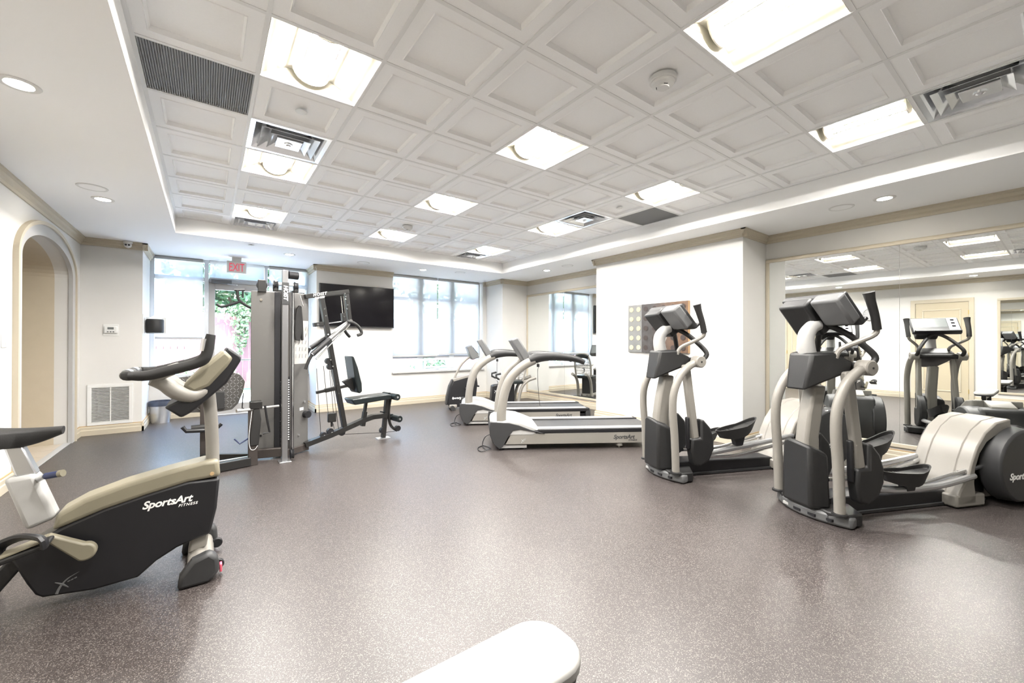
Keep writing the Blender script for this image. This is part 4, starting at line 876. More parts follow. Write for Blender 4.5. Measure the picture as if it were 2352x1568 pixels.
# ---- upright bike facing the treadmills, side on to the camera (u: rear to front)
def make_bike():
    fr = Frame((0.33, 0.65), 0.0); q = fr.t
    t = put(fr, 'upright_bike', 'black upright exercise bike with cream spine and low saddle', 'exercise bike')
    HW = 0.085
    def pl(L, w): return [q(x, y, w) for x, y in L]
    shr = pl([(36, 1308), (60, 1345), (79, 1368), (96, 1374), (215, 1356), (316, 1327), (359, 1289), (407, 1258), (445, 1241), (483, 1226), (498, 1167), (505, 1098), (431, 1106), (335, 1136), (239, 1169), (144, 1210), (90, 1240), (40, 1270), (20, 1285)], -HW)
    sp = pl([(117, 1222), (129, 1181), (191, 1147), (287, 1111), (383, 1082), (469, 1059), (502, 1056), (507, 1094), (431, 1108), (335, 1138), (239, 1171), (160, 1204)], -HW)
    s = obj('shroud', MB().prism(shr, -HW, HW, 'y'), 'black', t, 0.014)
    o = obj('spine_cover', MB().prism(sp, -HW-0.004, HW+0.004, 'y'), 'machine_cream', t, 0.022, seg=3)
    a = q(487, 1087, -HW); obj('spine_plug', MB().lathe([(0.011, -HW-0.008), (0.011, -HW)], (a[0], 0, a[1]), 'y', 12), 'trim_line', o)
    a, b = q(326, 1170, -HW-0.002), q(455, 1147, -HW-0.002); xd = Vector((b[0]-a[0], 0, b[1]-a[1]))
    brand(s, (a[0], -HW-0.002, a[1]), xd, (0, 0, 1), xd.length/4.35, 'print_white')
    a = q(148, 1337, -HW); swoosh(s, (a[0], -HW-0.002, a[1]), (1, 0, 0.12), (0, 0, 1), 0.06, 'console_grey')
    # saddle column and saddle
    slv = pl([(14, 1096), (88, 1082), (136, 1182), (66, 1212)], 0.0)
    obj('saddle_sleeve', MB().prism(slv, -0.055, 0.055, 'y'), 'machine_white', t, 0.02)
    ps = pl([(12, 1025), (56, 1022), (90, 1085), (40, 1092)], 0.0); obj('saddle_post', MB().prism(ps, -0.03, 0.03, 'y'), 'steel', t, 0.008)
    a, b = q(86, 1102, -0.06), q(140, 1084, -0.16)
    k = obj('height_pin', MB().rod((a[0], -0.04, a[1]), (b[0]-0.05, -0.16, b[1]-0.01), 0.014), 'steel', t); obj('pin_knob', MB().rod((b[0]-0.05, -0.16, b[1]-0.01), (b[0], -0.19, b[1]), 0.016), 'navy', t); obj('knob_end', MB().rod((b[0], -0.19, b[1]), (b[0]+0.015, -0.198, b[1]+0.003), 0.017), 'machine_cream', t)
    nz, tail = q(146, 983, 0), q(0, 978, 0)
    sd_ = MB(); N = 14; L0 = nz[0]; rings = []
    for i in range(N+1):
        f = i/N; x = L0-0.30*f; hw = 0.035+0.085*max(0, (f-0.25)/0.75)**1.2; zt = nz[1]+0.012+0.02*f*f; zb = nz[1]-0.028-0.05*math.sin(math.pi*min(1, f*0.9))
        rings.append([(x, hw*math.cos(a_), zt-(0.018*(1-abs(math.sin(a_)))) if math.sin(a_) >= 0 else zb+0.02*(1-abs(math.sin(a_)))) for a_ in [2*math.pi*k/14 for k in range(14)]])
    v = [p for r in rings for p in r]; f = [tuple(range(14)), tuple(N*14+k for k in range(13, -1, -1))]
    for i in range(N): f += [(i*14+k, (i+1)*14+k, (i+1)*14+(k+1) % 14, i*14+(k+1) % 14) for k in range(14)]
    sd_.add(v, f); obj('saddle', sd_, 'black_soft', t, ang=60)
    ul = q(85, 1013, -0.03); obj('saddle_clamp', MB().bar((ul[0]-0.18, 0, ul[1]-0.02), (ul[0]+0.01, 0, ul[1]+0.01), 0.06, 0.03), 'charcoal', t, 0.008)
    # crank and pedals
    cc = q(196, 1264, -0.14); fx = q(110, 1240, -0.16)
    cr = [(cc[0]+0.045*math.cos(a_), cc[1]+0.045*math.sin(a_)) for a_ in [math.radians(k) for k in range(-120, 91, 15)]]+[(fx[0], fx[1]+0.028), (fx[0]-0.02, fx[1]), (fx[0]+0.01, fx[1]-0.028)]
    obj('crank', MB().prism(cr, -0.165, -0.12, 'y'), 'machine_cream', t, 0.010); obj('axle', MB().rod((cc[0], -0.14, cc[1]), (cc[0], 0.14, cc[1]), 0.03), 'dark_grey', t)
    bx, bz = 2*cc[0]-fx[0], 2*cc[1]-fx[1]
    obj('crank', MB().prism([(2*cc[0]-x, 2*cc[1]-z) for x, z in cr], 0.12, 0.165, 'y'), 'machine_cream', t, 0.010)
    for (x, z), sg in (((fx[0]-0.01, fx[1]), -1), ((bx+0.01, bz), 1)):
        y0, y1 = sorted((sg*0.18, sg*0.30))
        pd = obj('pedal', MB().prism([(x-0.15, z-0.045), (x+0.04, z+0.012), (x+0.035, z+0.03), (x-0.14, z-0.015)], y0, y1, 'y'), 'charcoal', t, 0.008)
        obj('foot_strap', MB().tube([(x+0.03, y0, z+0.02), (x+0.02, y0-0.005, z+0.06), (x-0.06, (y0+y1)/2, z+0.065), (x-0.14, y1, z+0.02), (x-0.15, y1, z-0.03)], 0.014, 8, smooth=4, flat=2.0), 'black', pd)
        obj('pedal_plate', MB().prism([(x-0.12, z-0.008), (x+0.02, z+0.036), (x+0.018, z+0.042), (x-0.12, z-0.002)], y0+0.01, y1-0.01, 'y'), 'machine_cream', pd)
    # front mast, console, yoke, bars
    b0, b1, b2 = q(489, 1068, 0), q(486, 975, 0), q(478, 885, 0)
    obj('mast', MB().tube([(b0[0], 0, b0[1]-0.06), (b0[0], 0, b0[1]), (b1[0], 0, b1[1]), (b2[0], 0, b2[1])], [0.034, 0.034, 0.034, 0.033], 16, smooth=3), 'machine_light', t)
    cw = 0.15
    bk = pl([(376, 936), (416, 960), (438, 948), (459, 932), (521, 880), (555, 826), (553, 817), (523, 797), (512, 815), (470, 880), (440, 905)], -cw)
    c = obj('console', MB().prism(bk, -cw, cw, 'y'), 'black', t, 0.012)
    hs = pl([(418, 886), (470, 838), (516, 802), (537, 822), (523, 842), (482, 886), (445, 902)], -cw+0.02)
    obj('console_housing', MB().prism(hs, -cw-0.012, cw+0.012, 'y'), 'machine_cream', t, 0.02)
    for sg in (-1, 1):
        yk = [q(x, y, -0.12) for x, y in ((352, 868), (380, 880), (405, 898), (440, 908), (470, 898), (486, 886))]
        obj('yoke_arm', MB().tube([(x, sg*(0.17-0.05*i/5), z) for i, (x, z) in enumerate(yk)], [0.036, 0.040, 0.042, 0.038, 0.026, 0.012], 12, smooth=4), 'machine_light', t)
        br = [q(x, y, -0.24) for x, y in ((303, 863), (340, 862), (400, 848), (445, 836), (468, 825), (477, 806), (481, 785), (485, 768))]
        obj('handlebar', MB().tube([(x, sg*0.24, z) for x, z in br], [0.024, 0.027, 0.028, 0.028, 0.029, 0.027, 0.026, 0.022], 14, smooth=4), 'black_soft', t)
        g = [q(x, y, -0.24) for x, y in ((475, 806), (479, 778))]
        obj('pulse_sensor', MB().tube([(g[0][0]-0.012, sg*0.24, g[0][1]), (g[1][0]-0.012, sg*0.24, g[1][1])], 0.020, 12), 'steel', t)
        obj('yoke_link', MB().bar((yk[0][0], sg*0.17, yk[0][1]), (br[2][0], sg*0.24, br[2][1]), 0.05, 0.05), 'machine_light', t, 0.012)
    a = q(303, 863, -0.24)
    obj('rear_crossbar', MB().tube([(a[0]+0.01, -0.24, a[1]), (a[0]-0.03, -0.20, a[1]), (a[0]-0.03, 0.20, a[1]), (a[0]+0.01, 0.24, a[1])], 0.024, 12, smooth=4), 'black_soft', t)
    for sg in (-1, 1): obj('pulse_sensor', MB().rod((a[0]-0.03, sg*0.08, a[1]+0.006), (a[0]-0.03, sg*0.17, a[1]+0.006), 0.023), 'steel', t)
    # stabilisers
    cx = q(458, 1250, 0)[0]
    obj('front_leg', MB().prism([(cx-0.055, 0.10), (cx+0.035, 0.12), (cx+0.06, 0.30), (cx-0.02, 0.30)], -0.05, 0.05, 'y'), 'machine_light', t, 0.012)
    fs = obj('front_stabiliser', MB().prism([(cx-0.06, 0.03), (cx-0.05, 0.10), (cx+0.0, 0.125), (cx+0.06, 0.10), (cx+0.075, 0.04), (cx+0.03, 0.015)], -0.22, 0.22, 'y'), 'machine_light', t, 0.015)
    for sg in (-1, 1):
        cap = [(cx-0.095, 0.0), (cx-0.085, 0.07), (cx-0.03, 0.145), (cx+0.05, 0.17), (cx+0.09, 0.13), (cx+0.095, 0.05), (cx+0.05, 0.0)]
        y0, y1 = sorted((sg*0.19, sg*0.27)); obj('end_cap', MB().prism(cap, y0, y1, 'y'), 'dark_grey' if sg < 0 else 'dark_grey', t, 0.02)
        obj('transport_wheel', MB().lathe([(0.026, -0.012), (0.030, -0.008), (0.030, 0.008), (0.026, 0.012)], (cx+0.09, sg*0.16, 0.05), 'y', 16), 'black', t)
    obj('wheel_tag', MB().box(cx+0.095, -0.235, 0.03, cx+0.108, -0.195, 0.075), 'red_tag', t, 0.004)
    obj('rear_stabiliser', MB().rod((-0.88, -0.26, 0.04), (-0.88, 0.26, 0.04), 0.035), 'dark_grey', t)
    obj('rear_leg', MB().bar((-0.88, 0, 0.05), (-0.70, 0, 0.30), 0.08, 0.07), 'charcoal', t, 0.01)
    return t
make_bike()

# ---- recumbent bike in the far corner (u: front to seat)
def make_recumbent():
    fr = Frame((4.37, 5.00), -22.0); q = fr.t
    t = put(fr, 'recumbent_bike', 'black recumbent exercise bike with curved console mast under the wide window', 'exercise bike')
    pl = lambda L, w: [q(x, y, w) for x, y in L]; HW = 0.11
    sh = pl([(1028, 930), (1029, 915), (1035, 888), (1042, 875), (1081, 864), (1095, 866), (1097, 880), (1093, 914), (1090, 933), (1061, 934), (1042, 934)], -HW)
    s = obj('shroud', MB().prism(sh, -HW, HW, 'y'), 'black', t, 0.014)
    tr = pl([(1042, 876), (1040, 871), (1060, 865), (1081, 860), (1096, 863), (1095, 867), (1081, 865)], -HW); obj('shroud_trim', MB().prism(tr, -HW-0.004, HW+0.004, 'y'), 'machine_light', t, 0.006)
    fe = pl([(1028, 930), (1029, 915), (1035, 888), (1042, 875), (1039, 872), (1031, 888), (1025, 914), (1024, 930)], -HW); obj('nose_trim', MB().prism(fe, -HW+0.01, HW-0.01, 'y'), 'dark_grey', t, 0.006)
    a, b = q(1038, 916, -HW), q(1064, 914, -HW); brand(s, (a[0], -HW-0.002, a[1]), (1, 0, 0), (0, 0, 1), (b[0]-a[0])/4.2, 'print_white')
    ms = pl([(1043, 873), (1048, 858), (1059, 838), (1070, 826), (1079, 820)], 0.0); obj('console_mast', MB().tube([(x, 0, z) for x, z in ms], 0.022, 12, smooth=4), 'machine_light', t)
    cn = pl([(1071, 797), (1082, 792), (1086, 800), (1098, 816), (1099, 820), (1084, 826), (1079, 818)], 0.0)
    c = obj('console', MB().prism(cn, -0.10, 0.20, 'y'), 'console_grey', t, 0.012)
    d0 = pl([(1084, 796), (1099, 818)], 0.0); obj('display', MB().add([(d0[0][0]+0.01, -0.06, d0[0][1]), (d0[0][0]+0.01, 0.16, d0[0][1]), (d0[1][0]+0.01, 0.16, d0[1][1]+0.02), (d0[1][0]+0.01, -0.06, d0[1][1]+0.02)], [(0, 1, 2, 3)]), 'screen_grey', c, ang=0)
    obj('front_foot', MB().rod((0.0, -0.24, 0.045), (0.0, 0.24, 0.045), 0.045), 'dark_grey', t)
    obj('front_block', MB().box(-0.06, -0.12, 0.03, 0.10, 0.12, 0.11), 'machine_light', t, 0.02)
    obj('base_rail', MB().bar((0.1, 0, 0.075), (1.42, 0, 0.075), 0.10, 0.06), 'machine_light', t, 0.01)
    obj('rear_foot', MB().rod((1.42, -0.27, 0.04), (1.42, 0.27, 0.04), 0.035), 'dark_grey', t)
    for sg in (-1, 1):
        obj('crank', MB().bar((0.42, sg*0.135, 0.42), (0.42+sg*0.13, sg*0.145, 0.44), 0.022, 0.04), 'machine_light', t, 0.006)
        p = obj('pedal', MB().box(0.37+sg*0.13, sg*0.205-0.05, 0.42, 0.47+sg*0.13, sg*0.205+0.05, 0.45), 'black', t, 0.006)
        obj('foot_strap', MB().tube([(0.42+sg*0.13, sg*0.15, 0.45), (0.42+sg*0.13, sg*0.205, 0.51), (0.42+sg*0.13, sg*0.26, 0.45)], 0.012, 8, smooth=4), 'black', p)
    pod = obj('seat_pod', MB().prism([(0.80, 0.10), (0.83, 0.46), (0.90, 0.48), (1.30, 0.49), (1.30, 0.10)], -0.11, 0.11, 'y'), 'black', t, 0.015)
    swoosh(pod, (0.90, -0.112, 0.36), (1, 0, 0), (0, 0, 1), 0.06, 'print_silver')
    obj('pod_trim', MB().prism([(0.78, 0.06), (0.80, 0.12), (1.32, 0.12), (1.32, 0.06)], -0.13, 0.13, 'y'), 'machine_light', t, 0.01)
    for sg in (-1, 1):
        obj('grip_bracket', MB().tube([(1.05, sg*0.12, 0.50), (0.98, sg*0.20, 0.56), (0.94, sg*0.21, 0.64)], 0.014, 8, smooth=3), 'machine_white', t)
        obj('hand_grip', MB().tube([(0.96, sg*0.21, 0.60), (0.88, sg*0.21, 0.64), (0.88, sg*0.21, 0.70), (0.98, sg*0.21, 0.72)], 0.020, 10), 'black_soft', t)
    obj('seat', MB().rounded(1.08, -0.22, 1.48, 0.22, 0.50, 0.57, 0.08), 'vinyl', t, 0.018)
    for sg in (-1, 1): obj('rear_tube', MB().tube([(1.37, sg*0.17, 0.05), (1.39, sg*0.17, 0.25), (1.45, sg*0.17, 0.44), (1.57, sg*0.17, 0.56), (1.74, sg*0.17, 0.62)], [0.035, 0.033, 0.032, 0.032, 0.036], 12, smooth=5), 'machine_light', t)
    bf = [(1.46, -0.19, 0.55), (1.52, -0.20, 0.85), (1.56, -0.14, 1.06), (1.57, 0, 1.09), (1.56, 0.14, 1.06), (1.52, 0.20, 0.85), (1.46, 0.19, 0.55)]
    obj('back_frame', MB().tube(bf, 0.020, 10, smooth=4), 'machine_light', t)
    obj('back_top_pad', MB().tube([(1.535, -0.15, 1.02), (1.55, 0, 1.05), (1.535, 0.15, 1.02)], 0.055, 12, smooth=3), 'vinyl', t)
    mesh_ = MB()
    for i in range(9):
        for j in range(10):
            y = -0.16+0.32*i/8; f = j/9; x = 1.47+0.06*f; z = 0.62+0.34*f; mesh_.box(x-0.006, y-0.012, z-0.011, x+0.006, y+0.012, z+0.011)
    obj('back_mesh', mesh_, 'machine_white', t, ang=0, kind='stuff')
    for i in range(6): z = 0.62+0.34*i/5; obj('back_slat', MB().box(1.47+0.06*i/5-0.004, -0.19, z-0.005, 1.47+0.06*i/5+0.004, 0.19, z+0.005), 'console_grey', t, ang=0)
    return t
make_recumbent()

# ---- padded bench
t = thing('workout_bench', 'flat workout bench with cream pad and black underside', 'bench', (0.66, -1.53, 0))
pad = []
for cx, cy, a0 in ((0.515, 0.022, 0), (-0.515, 0.022, 90), (-0.515, -0.022, 180), (0.515, -0.022, 270)):
    pad += [(cx+0.107*math.cos(math.radians(a0+15*i)), cy+0.105*math.sin(math.radians(a0+15*i))) for i in range(7)]
obj('pad', MB().prism(pad, 0.385, 0.43, 'z'), 'bench_vinyl', t, 0.014, seg=3)
obj('pad_base', MB().prism([(x*0.985, y*0.95) for x, y in pad], 0.365, 0.388, 'z'), 'black', t, 0.004)
obj('spine', MB().box(-0.5, -0.03, 0.30, 0.5, 0.03, 0.366), 'gym_frame', t, 0.006)
for sx in (-1, 1):
    obj('leg', MB().bar((sx*0.40, 0, 0.32), (sx*0.50, 0, 0.03), 0.06, 0.06, up=(1, 0, 0)), 'gym_frame', t, 0.006)
    obj('foot', MB().box(sx*0.50-0.03, -0.22, 0.0, sx*0.50+0.03, 0.22, 0.05), 'gym_frame', t, 0.008)

# ---- multi gym
def make_gym():
    O = Vector((1.07, 2.98, 0))
    t = thing('multi_gym', 'grey and black multi station weight machine in front of the glass door', 'multi gym', O)
    GR = Frame((2.358, 3.286), 8.0)
    def R(x, y, w=0.0): u, z = GR.t(x, y, w); P = GR.o+GR.d*u+GR.n*w; return Vector((P.x-O.x, P.y-O.y, z))
    def Y(x, y, yy): P = on_y(x, y, yy); return P-O
    def F_(x, y, z=0.0): P = on_z(x, y, z); return P-O
    UP = tuple(GR.n)
    def bolts(L, w, parent, r=0.010):
        for x, y in L:
            p = R(x, y, w); obj('bolt', MB().rod(p, p-GR.n*0.010, r, 10), 'chrome', parent)
    # weight tower: two shroud panels, stack, front post
    def shroud(a, b, z0, z1, depth):
        a = Vector((a[0]-O.x, a[1]-O.y, 0)); b = Vector((b[0]-O.x, b[1]-O.y, 0)); d = (b-a).normalized(); n = Vector((-d.y, d.x, 0)); v = []
        for z in (z0, z1): v += [(*(p.xy), z) for p in (a, b, b+n*depth, a+n*depth)]
        return MB().add(v, [(0, 3, 2, 1), (4, 5, 6, 7), (0, 1, 5, 4), (1, 2, 6, 5), (2, 3, 7, 6), (3, 0, 4, 7)])
    p1a, p1b, p2a, p2b = (0.762, 3.17), (1.020, 3.10), (1.150, 3.03), (1.385, 3.215)
    s1 = obj('stack_shroud', shroud(p1a, p1b, 0.10, 1.955, 0.045), 'gym_panel', t, 0.010)
    s2 = obj('stack_shroud', shroud(p2a, p2b, 0.03, 1.955, 0.045), 'gym_panel', t, 0.010)
    d1 = Vector((p1b[0]-p1a[0], p1b[1]-p1a[1], 0)).normalized(); n1 = Vector((d1.y, -d1.x, 0)); d2 = Vector((p2b[0]-p2a[0], p2b[1]-p2a[1], 0)).normalized(); n2 = Vector((d2.y, -d2.x, 0))
    def on2(f, z, off=0.001): return Vector((p2a[0]-O.x, p2a[1]-O.y, z))+d2*f*0.30+n2*off
    def on1(f, z, off=0.001): return Vector((p1a[0]-O.x, p1a[1]-O.y, z))+d1*f*0.267+n1*off
    for f, z in ((0.40, 1.85), (0.40, 0.26)): obj('bolt', MB().rod(on1(f, z, 0), on1(f, z, 0.012), 0.014, 12), 'chrome', s1)
    for f, z in ((0.45, 0.22),): obj('bolt', MB().rod(on2(f, z, 0), on2(f, z, 0.012), 0.012, 12), 'chrome', s2)
    st = MB().box(-0.10, 0.17, 0.05, 0.10, 0.33, 0.09)
    for i in range(15): obj('weight_plate', MB().box(-0.11, 0.16, 0.10+i*0.052, 0.11, 0.30, 0.148+i*0.052), 'black', t, 0.004)
    for s in (-1, 1): obj('guide_rod', MB().rod((s*0.06, 0.23, 0.05), (s*0.06, 0.23, 1.95), 0.012), 'chrome', t)
    obj('stack_frame', MB().bar((0.0, 0.33, 0.0), (0.0, 0.33, 2.0), 0.07, 0.05, up=(0, 1, 0)), 'gym_frame', t, 0.005)
    obj('stack_frame', MB().box(-0.14, 0.30, 1.93, 0.28, 0.36, 1.98), 'gym_frame', t, 0.005)
    obj('dark_channel', MB().box(-0.075, 0.10, 0.10, -0.015, 0.16, 1.95), 'black', t, 0.004)
    fp = Vector((1.067-O.x, 2.79-O.y, 0))
    pst = obj('front_post', MB().box(fp.x-0.032, fp.y-0.02, 0.012, fp.x+0.028, fp.y+0.05, 2.17), 'post_grey', t, 0.006)
    obj('name_plate', MB().box(fp.x-0.038, fp.y-0.026, 1.78, fp.x+0.034, fp.y-0.019, 2.03), 'dark_grey', pst, 0.003)
    lettering('brand_lettering', 'HOIST', 0.058, 'print_white', pst, (fp.x-0.018, fp.y-0.028, 1.995), (0, 0, -1), (1, 0, 0), bold=0.002, shear=0.2)
    obj('foot_plate', MB().box(fp.x-0.06, fp.y-0.06, 0, fp.x+0.06, fp.y+0.08, 0.014), 'steel', t, 0.003)
    obj('low_pulley', MB().lathe([(0.045, -0.02), (0.055, -0.016), (0.045, 0.0), (0.055, 0.016), (0.045, 0.02)], (fp.x+0.075, fp.y+0.02, 0.075), 'x', 20), 'black', t)
    obj('selector_strip', MB().box(fp.x+0.034, fp.y+0.03, 0.22, fp.x+0.052, fp.y+0.06, 0.96), 'black', t)
    k = MB()
    for i in range(26): k.box(fp.x+0.036, fp.y+0.024, 0.24+i*0.027, fp.x+0.048, fp.y+0.031, 0.252+i*0.027)
    obj('selector_numbers', k, 'print_white', t, ang=0, kind='stuff')
    for dx in (0.056, 0.075, 0.095): obj('cable', MB().rod((fp.x+dx, fp.y+0.05, 0.1), (fp.x+dx, fp.y+0.05, 1.95), 0.0035, 6), 'black', t)
    obj('guide_tube', MB().rod((fp.x+0.085, fp.y+0.09, 0.1), (fp.x+0.085, fp.y+0.09, 1.95), 0.016, 10), 'chrome', t)
    obj('top_drum', MB().rod((fp.x+0.03, fp.y+0.01, 2.12), (fp.x+0.13, fp.y+0.03, 2.12), 0.045, 18), 'black', t)
    for c_, x in ((-0.20, 0), (fp.x-0.09, 1), (fp.x+0.115, 2)):
        yy = 0.16 if x == 0 else fp.y+0.06; zz = 2.02 if x == 0 else 2.0
        pu = obj('top_pulley', MB().lathe([(0.04, -0.022), (0.055, -0.018), (0.045, 0), (0.055, 0.018), (0.04, 0.022)], (c_, yy, zz), 'y' if x == 0 else 'x', 20), 'black', t)
        obj('pulley_bracket', MB().box(c_-0.042, yy-0.028, 1.94, c_+0.042, yy+0.028, zz+0.062) if x == 0 else MB().box(c_-0.025, yy-0.035, 1.93, c_+0.025, yy+0.035, zz+0.04), 'gym_frame', pu, 0.006)
    obj('top_tie', MB().box(fp.x-0.12, fp.y+0.03, 2.0, fp.x+0.14, fp.y+0.07, 2.03), 'steel', t, 0.004)
    obj('base_beam', MB().bar((-0.31, 0.10, 0.07), (0.02, 0.02, 0.07), 0.06, 0.10), 'gym_brown', t, 0.006)
    obj('base_beam', MB().bar((0.0, 0.0, 0.05), (0.30, 0.21, 0.05), 0.06, 0.08), 'gym_brown', t, 0.006)
    # poster, sticker, knob, peg on the right shroud
    def quad2(f0, f1, z0, z1, off=0.0015): return MB().add([on2(f0, z0, off), on2(f1, z0, off), on2(f1, z1, off), on2(f0, z1, off), on2(f0, z0, 0), on2(f1, z0, 0), on2(f1, z1, 0), on2(f0, z1, 0)], [(0, 1, 2, 3), (4, 7, 6, 5), (0, 4, 5, 1), (1, 5, 6, 2), (2, 6, 7, 3), (3, 7, 4, 0)])
    po = obj('exercise_chart', quad2(0.22, 0.96, 1.09, 1.62), 'poster', s2, ang=0)
    fig = MB()
    for i in range(4):
        for j in range(5):
            p = on2(0.30+0.17*i, 1.16+0.085*j, 0.002); fig.bar(p, p+Vector((0.008*(i % 2), 0, 0.05)), 0.008, 0.001)
    obj('chart_figures', fig, 'print_dark', po, kind='stuff', ang=0)
    w_ = obj('warning_sticker', quad2(0.06, 0.20, 0.66, 0.74), 'trim_line', s2, ang=0); obj('sticker_face', quad2(0.07, 0.19, 0.675, 0.725, 0.0025), 'print_white', w_, ang=0)
    obj('sticker', quad2(0.52, 0.72, 0.515, 0.55), 'print_white', s2, ang=0)
    obj('pull_knob', MB().rod(on2(0.80, 0.46, 0), on2(0.74, 0.46, 0.07), 0.042, 18), 'black', t); obj('weight_peg', MB().rod(on2(0.80, 0.62, 0), on2(0.62, 0.62, 0.05), 0.009, 10), 'steel', t)
    # ankle strap hanging from the carabiner
    h0 = on2(0.30, 1.86, 0.06); obj('carabiner', MB().tube([h0+Vector((0, 0, 0.06)), h0+Vector((0.015, 0, 0)), h0+Vector((0.035, 0, -0.07))], 0.006, 8, smooth=3), 'chrome', t)
    s0 = on2(0.30, 1.66, 0.055); X = d2
    strap = [(-0.03, 0.10), (0.0, 0.14), (0.03, 0.13), (0.05, -0.05), (0.06, -0.28), (0.035, -0.285), (0.03, -0.20), (0.012, -0.29), (-0.05, -0.28), (-0.06, -0.20), (-0.045, 0.03)]
    v = [s0+X*(a*1.15)+Vector((0, 0, b)) for a, b in strap]; v2 = [p-n2*0.022 for p in v]; k = len(v)
    obj('ankle_strap', MB().add(v+v2, [tuple(range(k)), tuple(range(2*k-1, k-1, -1))]+[(i, (i+1) % k, (i+1) % k+k, i+k) for i in range(k)]), 'black_soft', t, 0.006)
    # low row column with rack bar, straps
    cb = Vector((0.765-O.x, 2.86-O.y, 0))
    obj('low_column', MB().box(cb.x-0.045, cb.y-0.03, 0.0, cb.x+0.045, cb.y+0.03, 0.62), 'gym_brown', t, 0.006)
    obj('column_cap', MB().box(cb.x-0.03, cb.y-0.05, 0.62, cb.x+0.085, cb.y+0.08, 0.70), 'gym_frame', t, 0.006)
    a, b = Y(548, 943, 2.78), Y(640, 932, 2.95); obj('straight_bar', MB().rod(a, b, 0.014), 'machine_white', t); dd = (b-a).normalized(); obj('bar_end', MB().rod(a-dd*0.02, a+dd*0.015, 0.020), 'steel', t)
    m = (a+b)/2+Vector((-0.03, -0.02, 0)); st = [(-0.03, 0.0), (0.03, 0.0), (0.045, -0.12), (0.02, -0.40), (-0.06, -0.40), (-0.065, -0.30), (-0.04, -0.12)]
    v = [m+Vector((x, 0, z)) for x, z in st]; v2 = [p+Vector((0, -0.03, 0)) for p in v]; k = len(v)
    obj('hanging_strap', MB().add(v+v2, [tuple(range(k)), tuple(range(2*k-1, k-1, -1))]+[(i, (i+1) % k, (i+1) % k+k, i+k) for i in range(k)]), 'black_soft', t, 0.008)
    obj('strap_edge', MB().tube([m+Vector((-0.045, -0.035, -0.02)), m+Vector((-0.07, -0.035, -0.28)), m+Vector((-0.06, -0.035, -0.42)), m+Vector((-0.02, -0.035, -0.44)), m+Vector((0.01, -0.035, -0.40))], 0.0028, 6, smooth=4), 'print_white', t)
    obj('stirrup_handle', MB().tube([m+Vector((0.08, -0.01, 0.03)), m+Vector((0.10, -0.01, -0.12)), m+Vector((0.125, -0.01, -0.27)), m+Vector((0.06, -0.01, -0.28))], 0.011, 8), 'black', t)
    obj('rack_hook', MB().tube([cb+Vector((-0.04, 0, 0.30)), cb+Vector((-0.12, 0, 0.25)), cb+Vector((-0.17, 0, 0.31))], 0.008, 8), 'navy', t)
    obj('rack_hook', MB().tube([cb+Vector((-0.04, 0, 0.60)), cb+Vector((-0.10, 0, 0.64)), cb+Vector((-0.09, 0, 0.80))], 0.006, 8), 'black', t)
    # leg press side: rear upright, floor beams, tread plate
    ub = Vector((0.33-O.x, 3.36-O.y, 0))
    obj('press_upright', MB().box(ub.x-0.035, ub.y-0.035, 0.0, ub.x+0.035, ub.y+0.035, 0.92), 'gym_brown', t, 0.006)
    obj('floor_beam', MB().bar((ub.x-0.02, ub.y-0.05, 0.05), (-0.28, 0.03, 0.05), 0.06, 0.09), 'gym_frame', t, 0.006)
    fb = F_(505, 1076, 0.05); obj('floor_beam', MB().bar((fb.x-0.35, fb.y-0.02, 0.05), (-0.33, -0.14, 0.05), 0.06, 0.09), 'gym_frame', t, 0.006)
    obj('slide_rail', MB().bar((fb.x-0.3, fb.y+0.18, 0.06), (-0.30, 0.0, 0.06), 0.03, 0.04), 'steel', t, 0.004)
    a = Y(470, 985, 3.3); obj('ankle_roller', MB().rod(a+Vector((-0.12, 0, 0.02)), a+Vector((0.06, 0, 0.02)), 0.035), 'black_soft', t)
    obj('foot_hook', MB().tube([Y(419, 980, 3.2), Y(428, 990, 3.2), Y(470, 988, 3.2)], 0.022, 10), 'black', t); obj('foot_hook', MB().tube([Y(470, 988, 3.2), Y(497, 985, 3.2), Y(509, 973, 3.2)], 0.018, 10), 'black', t)
    out = [(380, 890), (392, 870), (520, 850), (552, 860), (563, 876), (558, 900), (548, 925), (533, 940), (505, 945), (430, 948), (402, 938), (392, 915)]
    v = [Y(x, y, 3.42) for x, y in out]; v2 = [p+Vector((0, 0.025, 0)) for p in v]; k = len(v)
    obj('tread_plate', MB().add(v+v2, [tuple(range(k)), tuple(range(2*k-1, k-1, -1))]+[(i, (i+1) % k, (i+1) % k+k, i+k) for i in range(k)]), 'tread_plate', t, 0.006)
    tb = MB()
    r_ = random.Random(3); P0, P1 = Y(385, 948, 3.42), Y(562, 850, 3.42)
    def inside(x, z):
        c_ = False
        for i in range(k):
            a_, b_ = v[i], v[(i+1) % k]
            if (a_.z > z) != (b_.z > z) and x < (b_.x-a_.x)*(z-a_.z)/(b_.z-a_.z)+a_.x: c_ = not c_
        return c_
    i = 0; z = P0.z+0.02
    while z < P1.z:
        j = 0; x = P0.x
        while x < P1.x:
            if inside(x, z) and inside(x+0.02, z): s = 1 if (i+j) % 2 else -1; tb.bar((x-0.011, P0.y-0.001, z-0.011*s), (x+0.011, P0.y-0.001, z+0.011*s), 0.007, 0.006)
            x += 0.034; j += 1
        z += 0.034; i += 1
    obj('tread_lug', tb, 'steel', t, ang=0, kind='stuff')
    obj('plate_bracket', MB().box(Y(495, 905, 3.40).x, Y(495, 905, 3.40).y-0.01, Y(495, 940, 3.40).z, Y(516, 905, 3.40).x, Y(495, 905, 3.40).y+0.03, Y(495, 900, 3.40).z), 'dark_grey', t, 0.005)
